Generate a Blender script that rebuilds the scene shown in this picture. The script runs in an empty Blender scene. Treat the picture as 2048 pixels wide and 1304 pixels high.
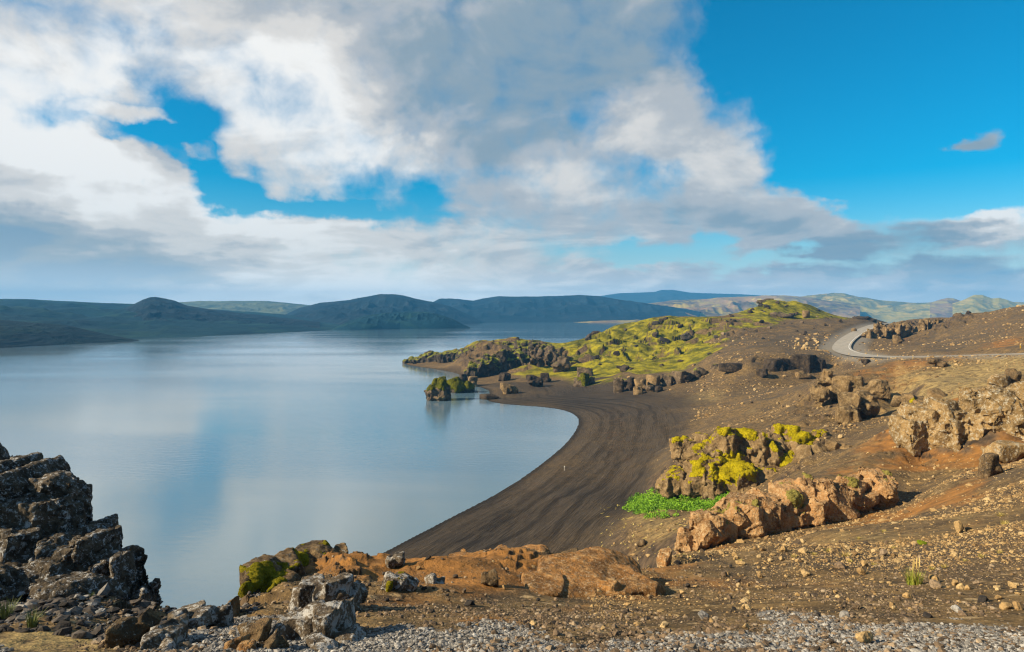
import bpy, bmesh, math, random
import numpy as np

# ------------------------------------------------------------------ camera
S = bpy.context.scene
COL = S.collection
F, U0, V0 = 1365.0, 1024.0, 628.0            # focal length and horizon of the photograph (2048 x 1304)
cam_d = bpy.data.cameras.new("camera")
cam = bpy.data.objects.new("camera", cam_d)
COL.objects.link(cam)
cam.rotation_euler = (math.radians(90), 0, 0)
cam_d.sensor_width = 36.0
cam_d.lens = F / 2048 * 36.0
cam_d.shift_y = -(652 - V0) / 2048
cam_d.clip_start, cam_d.clip_end = 0.1, 60000
S.camera = cam
S.view_settings.view_transform = 'Standard'
S.view_settings.look = 'None'
S.view_settings.exposure = 0.85
S.view_settings.gamma = 1.0
S.cycles.use_denoising = True
S.cycles.pixel_filter_type = 'BLACKMAN_HARRIS'; S.cycles.filter_width = 1.25
S.cycles.max_bounces = 6
S.cycles.volume_bounces = 0
S.cycles.caustics_reflective = False
S.cycles.caustics_refractive = False

SUN_AZ, SUN_EL = math.radians(-106), math.radians(30)      # azimuth from straight ahead (+Y), positive to the right

# ------------------------------------------------------------------ node helpers
class G:
    """small helper to wire a node tree"""
    def __init__(s, tree):
        s.t = tree; s.t.nodes.clear()
    def n(s, kind, **kw):
        nd = s.t.nodes.new(kind)
        for k, v in kw.items():
            setattr(nd, k, v)
        return nd
    def set(s, sock, v):
        if isinstance(v, bpy.types.NodeSocket): s.t.links.new(v, sock)
        elif v is not None: sock.default_value = v
    def math(s, op, a, b=None, c=None, clamp=False):
        nd = s.n('ShaderNodeMath', operation=op, use_clamp=clamp)
        for i, x in enumerate((a, b, c)):
            if x is not None: s.set(nd.inputs[i], x)
        return nd.outputs[0]
    def vmath(s, op, a, b=None, scale=None):
        nd = s.n('ShaderNodeVectorMath', operation=op)
        s.set(nd.inputs[0], a)
        if b is not None: s.set(nd.inputs[1], b)
        if scale is not None: s.set(nd.inputs['Scale'], scale)
        return nd.outputs['Value'] if op in ('LENGTH', 'DOT_PRODUCT', 'DISTANCE') else nd.outputs[0]
    def comb(s, x, y, z=0.0):
        nd = s.n('ShaderNodeCombineXYZ')
        for i, v in enumerate((x, y, z)): s.set(nd.inputs[i], v)
        return nd.outputs[0]
    def sep(s, v):
        nd = s.n('ShaderNodeSeparateXYZ'); s.set(nd.inputs[0], v)
        return nd.outputs
    def noise(s, vec, scale, detail=4.0, rough=0.55, dist=0.0, col=False, lac=2.0):
        nd = s.n('ShaderNodeTexNoise')
        s.set(nd.inputs['Vector'], vec)
        for k, v in (('Scale', scale), ('Detail', detail), ('Roughness', rough), ('Distortion', dist), ('Lacunarity', lac)):
            s.set(nd.inputs[k], v)
        return nd.outputs['Color' if col else 'Fac']
    def voro(s, vec, scale, feature='F1', out='Distance', rand=1.0):
        nd = s.n('ShaderNodeTexVoronoi', feature=feature)
        s.set(nd.inputs['Vector'], vec); s.set(nd.inputs['Scale'], scale); s.set(nd.inputs['Randomness'], rand)
        return nd.outputs[out]
    def step(s, x, a, b, lo=0.0, hi=1.0):
        nd = s.n('ShaderNodeMapRange', interpolation_type='SMOOTHSTEP')
        s.set(nd.inputs[0], x)
        for i, v in enumerate((a, b, lo, hi)): s.set(nd.inputs[1 + i], v)
        return nd.outputs[0]
    def mix(s, f, a, b, mode='MIX'):
        nd = s.n('ShaderNodeMix', data_type='RGBA', blend_type=mode)
        s.set(nd.inputs[0], f)
        for sock, v in ((nd.inputs[6], a), (nd.inputs[7], b)):
            s.set(sock, (*v, 1.0) if isinstance(v, tuple) and len(v) == 3 else v)
        return nd.outputs[2]
    def attr(s, name):
        return s.n('ShaderNodeAttribute', attribute_name=name).outputs
    def map(s, vec, loc=(0, 0, 0), rot=(0, 0, 0), scale=(1, 1, 1), kind='POINT'):
        nd = s.n('ShaderNodeMapping', vector_type=kind)
        s.set(nd.inputs['Vector'], vec)
        nd.inputs['Location'].default_value = loc
        nd.inputs['Rotation'].default_value = rot
        nd.inputs['Scale'].default_value = scale
        return nd.outputs[0]
    def bump(s, h, strength, dist, normal=None):
        nd = s.n('ShaderNodeBump')
        s.set(nd.inputs['Strength'], strength); s.set(nd.inputs['Distance'], dist); s.set(nd.inputs['Height'], h)
        if normal is not None: s.set(nd.inputs['Normal'], normal)
        return nd.outputs[0]

# ------------------------------------------------------------------ world: daylight sky with broken cloud
def px_dir(u, v):
    dx, dz = (u - U0) / F, -(v - V0) / F
    return math.atan(dx), math.atan(dz / math.hypot(1, dx))

world = bpy.data.worlds.new("World"); S.world = world; world.use_nodes = True
g = G(world.node_tree)
tc = g.n('ShaderNodeTexCoord').outputs['Generated']
sx, sy, sz = g.sep(tc)
az = g.math('ARCTAN2', sx, sy)
el = g.math('ARCSINE', sz)
A = g.comb(az, el, 0.0)
sky = g.n('ShaderNodeTexSky', sky_type='NISHITA', sun_disc=False, sun_elevation=SUN_EL, sun_rotation=SUN_AZ,
          altitude=200, air_density=1.0, dust_density=0.3, ozone_density=2.5)
hs = g.n('ShaderNodeHueSaturation'); hs.inputs['Hue'].default_value = 0.485
hs.inputs['Saturation'].default_value = 1.75; hs.inputs['Value'].default_value = 0.74
g.set(hs.inputs['Color'], sky.outputs[0])
skyc = g.mix(1.0, hs.outputs[0], (0.0, 0.0, 0.0), 'LIGHTEN')
# cloud plane coordinates flatten the clouds towards the horizon
den = g.math('ADD', g.math('MAXIMUM', sz, 0.0), 0.16)
P = g.comb(g.math('DIVIDE', sx, den), g.math('DIVIDE', sy, den), 0.3)
w1 = g.vmath('SUBTRACT', g.noise(P, 2.2, 3.0, 0.55, col=True), (0.5, 0.5, 0.5))
w2 = g.vmath('SUBTRACT', g.noise(A, 13.0, 5.0, 0.62, col=True), (0.5, 0.5, 0.5))
Aw = g.vmath('ADD', A, g.vmath('ADD', g.vmath('MULTIPLY', w1, (0.13, 0.07, 0.0)), g.vmath('MULTIPLY', w2, (0.075, 0.06, 0.0))))

def blob_sum(vec, blobs, base):
    acc = base
    for (u, v, ru, rv, ang, w) in blobs:
        a, e = px_dir(u, v); c = math.cos(a)
        m = g.map(vec, (a, e, 0), (0, 0, math.radians(ang)), (ru / F * c * c, rv / F * c, 1), 'TEXTURE')
        gr = g.n('ShaderNodeTexGradient', gradient_type='SPHERICAL'); g.set(gr.inputs[0], m)
        acc = g.math('MULTIPLY_ADD', gr.outputs['Fac'], w, acc)
    return acc

cover_blobs = [   # u, v, radius u, radius v, tilt, weight (negative opens blue sky)
    (345, 285, 200, 130, -18, -1.1), (430, 345, 230, 80, -22, -0.85), (600, 405, 330, 42, -7, -0.95), (400, 240, 170, 70, 0, -0.5),
    (120, 222, 90, 50, 0, -0.62), (170, 265, 90, 60, -30, 0.35), (300, 110, 90, 130, 20, -0.38), (90, 20, 190, 60, 0, -0.38), (560, 190, 120, 50, -20, -0.28),
    (880, 375, 80, 75, 60, -0.75), (760, 385, 190, 55, -5, -0.55), (720, 420, 240, 34, -3, -0.55), (1215, 215, 75, 65, 0, -0.55), (1300, 365, 90, 60, 0, -0.35),
    (1000, 440, 130, 40, 0, -0.22), (1010, 350, 120, 40, -15, -0.30),
    (2000, 100, 640, 460, 0, -3.2), (1750, 130, 430, 330, 0, -2.2), (1480, 40, 190, 200, 0, -1.5), (1830, 330, 330, 170, 0, -1.6), (1680, 260, 200, 210, 0, -1.0),
    (1450, 512, 420, 36, 0, -0.75), (1250, 500, 240, 34, 0, -0.4), (1800, 540, 420, 30, 0, -0.3), (1600, 520, 300, 30, 0, -0.5),
    (1895, 286, 260, 95, 20, 3.8), (1965, 255, 120, 90, 10, 1.3), (1560, 250, 60, 120, -10, 0.35),
    (1310, 230, 150, 130, -30, 0.45), (1480, 330, 190, 170, -35, 0.55), (1690, 430, 290, 100, 8, 1.35), (1620, 400, 140, 80, 0, 0.6), (1895, 455, 110, 42, 10, 0.75), (1970, 448, 60, 28, -10, 0.7), (1960, 420, 260, 60, -6, 0.75), (1700, 500, 200, 40, -4, 0.5), (1530, 200, 100, 90, 0, 0.7), (1590, 290, 70, 120, 0, 0.6), (1410, 110, 80, 120, 0, 0.5), (1880, 520, 110, 36, 0, 0.45), (1980, 440, 260, 60, -8, 0.75), (1850, 565, 560, 56, 0, 0.6), (1300, 560, 400, 40, 0, 0.4), (200, 540, 600, 110, 0, 0.6),
    (205, 318, 90, 46, -20, 1.6), (325, 342, 100, 54, -25, 1.9), (378, 295, 46, 36, 0, 1.5), (310, 238, 150, 22, -8, 0.8), (440, 290, 60, 60, -40, 0.6), (560, 385, 80, 40, -20, 0.8), (470, 290, 90, 70, -40, 0.35),
    (200, 420, 420, 110, -20, 0.7), (560, 450, 300, 40, -8, 0.4),
]
shade_blobs = [   # positive is sunlit white, negative is the grey underside
    (60, 230, 330, 280, 0, 0.50), (330, 110, 260, 180, 0, 0.28), (130, 310, 260, 80, -22, 0.42), (420, 410, 300, 60, -18, 0.38), (640, 455, 260, 50, -8, 0.16),
    (640, 240, 230, 200, -25, 0.46), (800, 330, 200, 80, 0, 0.25), (560, 120, 200, 140, 0, 0.25), (250, 450, 260, 60, -18, 0.22), (720, 560, 420, 60, -3, 0.20),
    (1010, 170, 430, 300, 10, -0.26), (1150, 120, 380, 260, 0, -0.20), (1310, 100, 200, 200, 0, -0.20), (850, 60, 300, 140, 0, -0.06),
    (60, 525, 480, 120, 2, -0.55), (310, 548, 280, 56, 0, -0.34), (20, 460, 190, 70, 20, -0.42), (390, 545, 120, 30, -5, -0.12), (60, 345, 90, 40, 0, -0.16),
    (1280, 225, 150, 110, -35, 0.40), (1110, 345, 130, 75, -10, 0.40), (1480, 260, 130, 160, -30, 0.12),
    (1300, 430, 260, 60, 0, -0.10), (1500, 440, 260, 70, -10, -0.22), (1700, 500, 260, 60, 0, -0.34), (1890, 458, 110, 46, 0, -0.30), (1880, 525, 240, 50, 0, -0.38),
    (1960, 555, 300, 36, 0, -0.25), (1480, 555, 420, 30, 0, -0.14), (1920, 275, 200, 120, 0, -0.32), (1880, 420, 330, 28, -12, 0.30),
    (800, 500, 330, 30, -2, -0.10), (560, 500, 160, 30, -4, -0.12), (750, 590, 560, 36, 0, 0.30), (720, 500, 620, 110, 0, 0.22), (700, 520, 260, 60, -4, 0.12), (1990, 425, 280, 50, -8, 0.40),
]
cov = blob_sum(Aw, cover_blobs, 0.62)
shd = blob_sum(Aw, shade_blobs, 0.60)
B = g.vmath('MULTIPLY', A, (1.0, 1.7, 1.0))
lowk = g.step(el, 0.07, 0.22)
def puff(off):
    a = g.noise(g.vmath('ADD', B, off), 4.6, 7.0, 0.54, 0.35)
    b = g.noise(g.vmath('ADD', g.vmath('MULTIPLY', A, (1.0, 3.6, 1.0)), off), 6.0, 7.0, 0.56, 0.4)
    return g.math('ADD', g.math('MULTIPLY', a, lowk), g.math('MULTIPLY', b, g.math('SUBTRACT', 1.0, lowk)))
fine = puff((0.0, 0.0, 0.0)); fine_s = puff((-0.022, 0.022, 0.0))
fine2 = g.noise(A, 17.0, 6.0, 0.55, 0.3)
cov = g.math('ADD', cov, g.math('MULTIPLY', g.math('SUBTRACT', fine, 0.5), 1.05))
cov = g.math('ADD', cov, g.math('MULTIPLY', g.math('SUBTRACT', fine2, 0.5), 1.05))
away = g.math('MAXIMUM', g.step(g.math('ABSOLUTE', az), 0.85, 1.25), g.step(el, 0.62, 0.95))
cov = g.math('SUBTRACT', cov, g.math('MULTIPLY', away, 1.3))  # clears cloud out of view to cut ambient light and deepen shadows
alpha = g.step(cov, -0.10, 0.72)
relief = g.math('MULTIPLY', g.math('SUBTRACT', fine, fine_s), 1.5)
S1 = g.math('ADD', shd, relief)
S1 = g.math('ADD', S1, g.math('MULTIPLY', g.math('SUBTRACT', fine, 0.5), -0.55))
ramp = g.n('ShaderNodeValToRGB')
cr = ramp.color_ramp; cr.interpolation = 'EASE'
cr.elements[0].position = 0.0; cr.elements[0].color = (0.09, 0.17, 0.25, 1)
cr.elements[1].position = 1.0; cr.elements[1].color = (0.56, 0.55, 0.53, 1)
for pos, c in ((0.30, (0.16, 0.21, 0.25, 1)), (0.55, (0.275, 0.29, 0.305, 1)), (0.78, (0.435, 0.42, 0.40, 1))):
    e = cr.elements.new(pos); e.color = c
g.set(ramp.inputs[0], S1)
# warm the cloud low over the lake
warm = g.math('MULTIPLY', g.step(el, 0.16, 0.02), g.step(az, 0.25, -0.1))
cloudc = g.mix(g.math('MULTIPLY', warm, 0.35), ramp.outputs[0], (0.58, 0.52, 0.42), 'MIX')
STR = 0.1
cl10 = g.mix(1.0, cloudc, (1 / STR, 1 / STR, 1 / STR), 'MULTIPLY')
lowsky = g.math('MULTIPLY', g.step(el, 0.13, 0.02), 0.75)
skyc = g.mix(lowsky, skyc, (2.7, 3.7, 4.2))
skyc = g.mix(g.math('MULTIPLY', away, 0.6), skyc, (1.15, 1.35, 1.55))  # unseen sky made less blue to soften the tint in shaded rock
cl10 = g.mix(g.math('MULTIPLY', g.step(el, 0.075, 0.0), 0.5), cl10, (4.6, 5.0, 5.2))
fin = g.mix(g.math('MULTIPLY', alpha, 0.97), skyc, cl10)
hz = g.math('MULTIPLY_ADD', g.step(el, 0.085, 0.005), 0.7, 1.0)
fin = g.mix(1.0, fin, g.comb(hz, hz, hz), 'MULTIPLY')
bg = g.n('ShaderNodeBackground'); bg.inputs[1].default_value = STR
g.set(bg.inputs[0], fin)
wo = g.n('ShaderNodeOutputWorld'); g.t.links.new(bg.outputs[0], wo.inputs[0])
world.cycles.sampling_method = 'MANUAL'; world.cycles.sample_map_resolution = 512

# ------------------------------------------------------------------ sun
sun_d = bpy.data.lights.new("sun", 'SUN'); sun_d.energy = 5.0; sun_d.angle = math.radians(0.5)
sun_d.color = (1.0, 0.83, 0.57)
sun = bpy.data.objects.new("sun", sun_d); COL.objects.link(sun)
from mathutils import Vector
sdir = Vector((math.sin(SUN_AZ) * math.cos(SUN_EL), math.cos(SUN_AZ) * math.cos(SUN_EL), math.sin(SUN_EL)))
sun.rotation_euler = sdir.to_track_quat('Z', 'Y').to_euler()
sun.location = (-60, 20, 80)

# ------------------------------------------------------------------ numpy noise
def _h(ix, iy, iz, seed):
    n = (ix.astype(np.int64) * 374761393 + iy.astype(np.int64) * 668265263 + iz.astype(np.int64) * 2147483647 + seed * 974634777) & 0xFFFFFFFF
    n = ((n ^ (n >> 13)) * 1274126177) & 0xFFFFFFFF
    n = ((n ^ (n >> 16)) * 2246822519) & 0xFFFFFFFF
    return ((n ^ (n >> 15)) & 0xFFFFFF).astype(np.float32) / float(0xFFFFFF)
def vnoise(p, seed=0):
    """value noise in -1..1, p is (n, 2 or 3)"""
    if p.shape[1] == 2: p = np.column_stack([p, np.zeros(len(p), p.dtype)]); flat = True
    else: flat = False
    i = np.floor(p); f = (p - i).astype(np.float32); i = i.astype(np.int64)
    w = f * f * f * (f * (f * 6 - 15) + 10)
    x, y, z = i.T; wx, wy, wz = w.T
    def plane(zz):
        a = _h(x, y, zz, seed); b = _h(x + 1, y, zz, seed); c = _h(x, y + 1, zz, seed); d = _h(x + 1, y + 1, zz, seed)
        return (a + (b - a) * wx) * (1 - wy) + (c + (d - c) * wx) * wy
    r = plane(z)
    if not flat: r = r + (plane(z + 1) - r) * wz
    return r * 2 - 1
def fbm(p, octaves=4, seed=0, gain=0.5, ridged=False):
    s = np.zeros(len(p), np.float32); a = 1.0; tot = 0
    for o in range(octaves):
        v = vnoise(p * (2.03 ** o) + 17.3 * o, seed + o)
        s += a * ((1 - 2 * np.abs(v)) if ridged else v); tot += a; a *= gain
    return s / tot
def worley(p, seed=0):
    """distance to nearest and second nearest cell point"""
    i = np.floor(p).astype(np.int64); n = len(p)
    d1 = np.full(n, 9.0, np.float32); d2 = np.full(n, 9.0, np.float32)
    for ox in (-1, 0, 1):
        for oy in (-1, 0, 1):
            for oz in (-1, 0, 1):
                c = i + np.array([ox, oy, oz])
                q = np.column_stack([c[:, k] + _h(c[:, 0], c[:, 1], c[:, 2], seed + 11 * k) for k in range(3)])
                d = np.sqrt(((q - p) ** 2).sum(1)).astype(np.float32)
                m = d < d1
                d2 = np.where(m, d1, np.minimum(d2, d)); d1 = np.where(m, d, d1)
    return d1, d2
def facet(p, seed=0):
    """every cell gets a plane of its own tilt: the look of broken rock"""
    i = np.floor(p).astype(np.int64); n = len(p)
    d1 = np.full(n, 9.0, np.float32); out = np.zeros(n, np.float32)
    for ox in (-1, 0, 1):
        for oy in (-1, 0, 1):
            for oz in (-1, 0, 1):
                c = i + np.array([ox, oy, oz])
                h = [_h(c[:, 0], c[:, 1], c[:, 2], seed + 11 * k) for k in range(7)]
                e = p - (c + np.column_stack(h[:3]))
                d = np.sqrt((e ** 2).sum(1)).astype(np.float32)
                t = (e * (np.column_stack(h[3:6]) - 0.5)).sum(1) * 1.6 + (h[6] - 0.5) * 0.5
                m = d < d1; d1 = np.where(m, d, d1); out = np.where(m, t, out)
    return out
def sstep(x, a, b):
    t = np.clip((x - a) / (b - a), 0, 1); return t * t * (3 - 2 * t)

def at(u, v, y):
    return np.array([(u - U0) / F * y, y, -(v - V0) / F * y])

def mesh_np(name, verts, faces, mat, parent=None, smooth=True, attrs=None):
    """link one mesh object from numpy arrays; faces is (n, 3) or (n, 4)"""
    me = bpy.data.meshes.new(name)
    verts = np.asarray(verts, np.float32); faces = np.asarray(faces, np.int32); k = faces.shape[1]
    me.vertices.add(len(verts)); me.vertices.foreach_set('co', verts.ravel())
    me.loops.add(faces.size); me.loops.foreach_set('vertex_index', faces.ravel())
    me.polygons.add(len(faces))
    me.polygons.foreach_set('loop_start', np.arange(0, faces.size, k, dtype=np.int32))
    me.polygons.foreach_set('use_smooth', np.full(len(faces), smooth, bool))
    me.update(calc_edges=True)
    for an, (kind, arr) in (attrs or {}).items():
        a = me.attributes.new(an, kind, 'POINT')
        a.data.foreach_set({'FLOAT': 'value', 'FLOAT_VECTOR': 'vector', 'FLOAT_COLOR': 'color'}[kind], np.asarray(arr, np.float32).ravel())
    me.materials.append(mat)
    o = bpy.data.objects.new(name, me); COL.objects.link(o)
    if parent is not None: o.parent = parent
    return o
def grid_faces(r, c):
    i = np.arange(r * c).reshape(r, c)
    return np.stack([i[:-1, :-1], i[:-1, 1:], i[1:, 1:], i[1:, :-1]], -1).reshape(-1, 4)
def tag(o, label=None, cat=None, group=None, kind=None):
    for k, v in (('label', label), ('category', cat), ('group', group), ('kind', kind)):
        if v: o[k] = v
    return o
def new_mat(name):
    m = bpy.data.materials.new(name); m.use_nodes = True
    return m, G(m.node_tree)
def finish(gg, color, rough=0.9, normal=None, spec=0.25, **kw):
    b = gg.n('ShaderNodeBsdfPrincipled')
    gg.set(b.inputs['Base Color'], (*color, 1.0) if isinstance(color, tuple) and len(color) == 3 else color)
    gg.set(b.inputs['Roughness'], rough); gg.set(b.inputs['Specular IOR Level'], spec)
    if normal is not None: gg.set(b.inputs['Normal'], normal)
    for k, v in kw.items(): gg.set(b.inputs[k], v)
    o = gg.n('ShaderNodeOutputMaterial'); gg.t.links.new(b.outputs[0], o.inputs[0])
    return b

# ------------------------------------------------------------------ lake
WZ = -30.0
m_water, g2 = new_mat('lake_water')
pos = g2.n('ShaderNodeNewGeometry').outputs['Position']
r1 = g2.noise(g2.map(pos, scale=(0.35, 1.0, 1)), 1.0, 4.0, 0.65)
r2 = g2.noise(g2.map(pos, scale=(0.02, 0.05, 1)), 1.0, 4.0, 0.6)
calm = g2.step(g2.noise(g2.map(pos, rot=(0, 0, 0.35), scale=(0.0022, 0.010, 1)), 1.0, 4.0, 0.55, 0.6), 0.36, 0.66)
hgt = g2.math('ADD', g2.math('MULTIPLY', r1, g2.math('MULTIPLY_ADD', calm, 0.12, 0.04)), g2.math('MULTIPLY', r2, 0.07))
nb = g2.bump(hgt, 0.55, 0.6)
body = g2.mix(calm, (0.165, 0.235, 0.285), (0.100, 0.185, 0.270))
finish(g2, body, g2.math('MULTIPLY_ADD', calm, 0.07, 0.015), nb, 0.5, IOR=1.75)
wv = np.array([[-9000, -500, WZ], [9000, -500, WZ], [9000, 9000, WZ], [-9000, 9000, WZ]])
tag(mesh_np('water', wv, [[0, 1, 2, 3]], m_water, smooth=False), kind='structure')

# ------------------------------------------------------------------ far hills
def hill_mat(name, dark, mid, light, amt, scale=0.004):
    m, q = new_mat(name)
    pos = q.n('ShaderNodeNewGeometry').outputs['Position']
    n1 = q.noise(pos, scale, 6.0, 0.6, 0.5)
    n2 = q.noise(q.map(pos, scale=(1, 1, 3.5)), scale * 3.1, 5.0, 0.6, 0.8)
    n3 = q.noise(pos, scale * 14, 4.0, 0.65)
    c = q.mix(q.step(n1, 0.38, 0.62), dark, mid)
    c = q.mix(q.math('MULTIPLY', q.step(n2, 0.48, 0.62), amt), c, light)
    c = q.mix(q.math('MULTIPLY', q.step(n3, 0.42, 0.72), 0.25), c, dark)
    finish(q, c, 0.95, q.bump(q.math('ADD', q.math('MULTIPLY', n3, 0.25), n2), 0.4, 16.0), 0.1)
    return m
def ridge(profile, y_ridge, base, mat, seed, y_back=None, rough=0.10, power=1.0, gully=0.10, nc=420, nr=70, y_curve=None):
    """a hill range: crest through profile (u, v) at the distance y_ridge, foot along base (u, y) at the water"""
    pu, pv = np.array(profile, float).T
    u = np.linspace(pu[0], pu[-1], nc)
    v = np.interp(u, pu, pv)
    k = np.hanning(9); k /= k.sum()
    v = np.convolve(np.pad(v, 4, 'edge'), k, 'valid')
    t = (u - U0) / F
    bu, by = np.array(base, float).T
    y0 = np.interp(u, bu, by)
    yr = np.full(nc, float(y_ridge)) if y_curve is None else np.interp(u, *np.array(y_curve, float).T)
    zr = -(v - V0) / F * yr
    y2 = yr * 1.25 if y_back is None else np.full(nc, float(y_back))
    s = np.concatenate([np.linspace(0, 1, nr), 1 + np.linspace(0.06, 1, 16)])
    Z, X, Y = [], [], []
    for sv in s:
        if sv <= 1: y = y0 + (yr - y0) * sv; z = WZ - 3 + (zr - WZ + 3) * (sv ** power)
        else: y = yr + (y2 - yr) * (sv - 1); z = zr + (WZ - 3 - zr) * (sv - 1) ** 1.3
        Y.append(y); X.append(t * y); Z.append(z)
    X, Y, Z = (np.array(a) for a in (X, Y, Z))
    p = np.column_stack([X.ravel(), Y.ravel()])
    H = (zr - WZ)[None, :].repeat(len(s), 0).ravel()
    env = np.clip(np.minimum(s, 2 - s), 0, 1)[:, None].repeat(nc, 1).ravel()
    e2 = np.sin(np.clip(env, 0, 1) * math.pi)
    n = fbm(p / (np.median(H) * 3.0), 4, seed, 0.42) * rough * 2.4 + (fbm(p / (np.median(H) * 1.3), 3, seed + 9, 0.45, True) - 0.3) * gully * 1.7
    z = Z.ravel() + n * H * (0.12 * env + e2 * 0.95)
    return tag(mesh_np('hills', np.column_stack([X.ravel(), Y.ravel(), z]), grid_faces(len(s), nc), mat), kind='structure')

h_dark = hill_mat('hills_cloud_shade', (0.003, 0.017, 0.030), (0.008, 0.034, 0.050), (0.024, 0.062, 0.044), 0.5)  # cloud shadow over the left hills, painted as a dark blue-green base colour
h_teal = hill_mat('hills_shaded', (0.003, 0.010, 0.018), (0.006, 0.018, 0.026), (0.014, 0.032, 0.026), 0.4)  # same cloud shade in the colour, darker for the near foot hill
h_slate = hill_mat('hills_shaded_slate', (0.005, 0.012, 0.022), (0.012, 0.022, 0.034), (0.034, 0.038, 0.042), 0.35)  # slate tone darkened in the colour to stand for cloud shade
h_mid = hill_mat('hills_brown_green', (0.11, 0.072, 0.04), (0.32, 0.20, 0.09), (0.46, 0.37, 0.05), 0.7)  # base colours raised to read as sunlit through the haze
h_green = hill_mat('hills_green', (0.13, 0.12, 0.02), (0.44, 0.36, 0.03), (0.62, 0.44, 0.08), 0.6)  # sunlight put into the colour: brightened yellow-green against the haze
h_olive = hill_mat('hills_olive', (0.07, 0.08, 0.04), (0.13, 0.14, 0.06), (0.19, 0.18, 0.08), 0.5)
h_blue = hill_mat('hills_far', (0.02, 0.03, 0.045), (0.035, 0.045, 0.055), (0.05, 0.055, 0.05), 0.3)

ridge([(1150, 598), (1200, 592), (1240, 586.5), (1310, 584), (1322, 580), (1345, 579.5), (1380, 585), (1440, 587), (1500, 589), (1600, 596)], 6200, [(1100, 5200), (1700, 5200)], h_blue, 3, 7200, 0.03, gully=0.05)
ridge([(250, 612), (340, 606), (400, 602.5), (470, 602), (530, 602), (570, 605), (640, 612)], 3600, [(200, 2600), (700, 2600)], h_olive, 4, 4400, 0.05)
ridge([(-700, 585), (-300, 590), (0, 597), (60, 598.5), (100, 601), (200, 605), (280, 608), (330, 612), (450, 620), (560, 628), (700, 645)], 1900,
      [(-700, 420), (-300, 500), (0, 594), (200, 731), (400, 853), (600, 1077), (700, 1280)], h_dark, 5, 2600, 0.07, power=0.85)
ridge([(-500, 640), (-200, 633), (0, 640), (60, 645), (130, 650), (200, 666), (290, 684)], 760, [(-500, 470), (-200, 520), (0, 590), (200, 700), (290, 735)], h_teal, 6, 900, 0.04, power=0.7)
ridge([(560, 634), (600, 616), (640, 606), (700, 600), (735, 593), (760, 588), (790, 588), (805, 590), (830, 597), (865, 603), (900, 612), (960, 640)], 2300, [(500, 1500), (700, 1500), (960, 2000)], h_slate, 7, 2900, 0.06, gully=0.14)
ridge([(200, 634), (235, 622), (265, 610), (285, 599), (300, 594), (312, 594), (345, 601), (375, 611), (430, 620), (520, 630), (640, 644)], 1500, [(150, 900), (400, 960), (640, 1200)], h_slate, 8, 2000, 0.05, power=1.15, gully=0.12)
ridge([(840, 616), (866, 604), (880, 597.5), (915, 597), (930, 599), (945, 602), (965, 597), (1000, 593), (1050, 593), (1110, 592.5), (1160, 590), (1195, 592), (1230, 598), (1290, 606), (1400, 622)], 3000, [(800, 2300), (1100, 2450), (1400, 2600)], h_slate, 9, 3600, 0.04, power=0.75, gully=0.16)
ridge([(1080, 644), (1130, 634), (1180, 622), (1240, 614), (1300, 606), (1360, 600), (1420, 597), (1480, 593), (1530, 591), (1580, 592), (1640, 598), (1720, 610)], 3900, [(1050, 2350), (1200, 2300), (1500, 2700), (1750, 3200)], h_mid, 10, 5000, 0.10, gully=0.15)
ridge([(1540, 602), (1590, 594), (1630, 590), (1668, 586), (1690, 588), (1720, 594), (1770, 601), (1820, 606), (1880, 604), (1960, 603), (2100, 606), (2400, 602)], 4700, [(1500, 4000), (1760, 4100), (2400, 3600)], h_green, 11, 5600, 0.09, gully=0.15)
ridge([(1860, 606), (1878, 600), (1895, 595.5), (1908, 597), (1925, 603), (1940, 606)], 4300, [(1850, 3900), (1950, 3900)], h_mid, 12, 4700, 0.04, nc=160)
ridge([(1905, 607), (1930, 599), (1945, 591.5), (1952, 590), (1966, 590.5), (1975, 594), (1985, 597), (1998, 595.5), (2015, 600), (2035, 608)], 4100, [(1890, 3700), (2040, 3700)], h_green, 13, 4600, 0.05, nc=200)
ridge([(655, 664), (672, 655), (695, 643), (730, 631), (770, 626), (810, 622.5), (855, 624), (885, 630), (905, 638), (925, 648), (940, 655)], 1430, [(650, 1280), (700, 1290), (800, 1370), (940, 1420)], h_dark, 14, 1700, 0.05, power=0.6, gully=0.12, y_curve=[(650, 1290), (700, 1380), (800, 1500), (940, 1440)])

# ------------------------------------------------------------------ terrain: shore line and height
shore_px = [(760, 1108), (830, 1072), (900, 1035), (1000, 985), (1050, 952), (1100, 915), (1140, 880), (1157, 850), (1158, 838), (1145, 826), (1120, 819), (1085, 814), (1050, 812), (1000, 808), (968, 802)]
shore = [(-260, -60), (-200, 20), (-100, 27), (-62, 33), (-42, 38), (-33, 46), (-29, 56), (-23, 71)]
shore += [tuple(at(u, v, F * 30 / (v - V0))[:2]) for u, v in shore_px]
shore += [(-9, 250), (-8, 268), (-15, 283), (-22, 296), (-25, 318), (-24, 335), (-30, 352), (-42, 372), (-57, 392), (-66, 412), (-71, 437), (-66, 452), (-48, 462),
          (-15, 466), (10, 468), (50, 492), (110, 508), (190, 520), (300, 530), (520, 500), (900, 450), (1500, 400), (1500, -60)]
shore = np.array(shore, float)
def smooth_line(p, n=3):
    for _ in range(n):
        q = np.empty((2 * len(p), 2)); q[0::2] = p
        q[1::2] = (p + np.roll(p, -1, 0)) / 2
        p = 0.25 * np.roll(q, 1, 0) + 0.5 * q + 0.25 * np.roll(q, -1, 0)
    return p
shore_s = smooth_line(shore, 2)
seg = np.r_[0, np.cumsum(np.hypot(*np.diff(shore_s, axis=0).T))]
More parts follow.
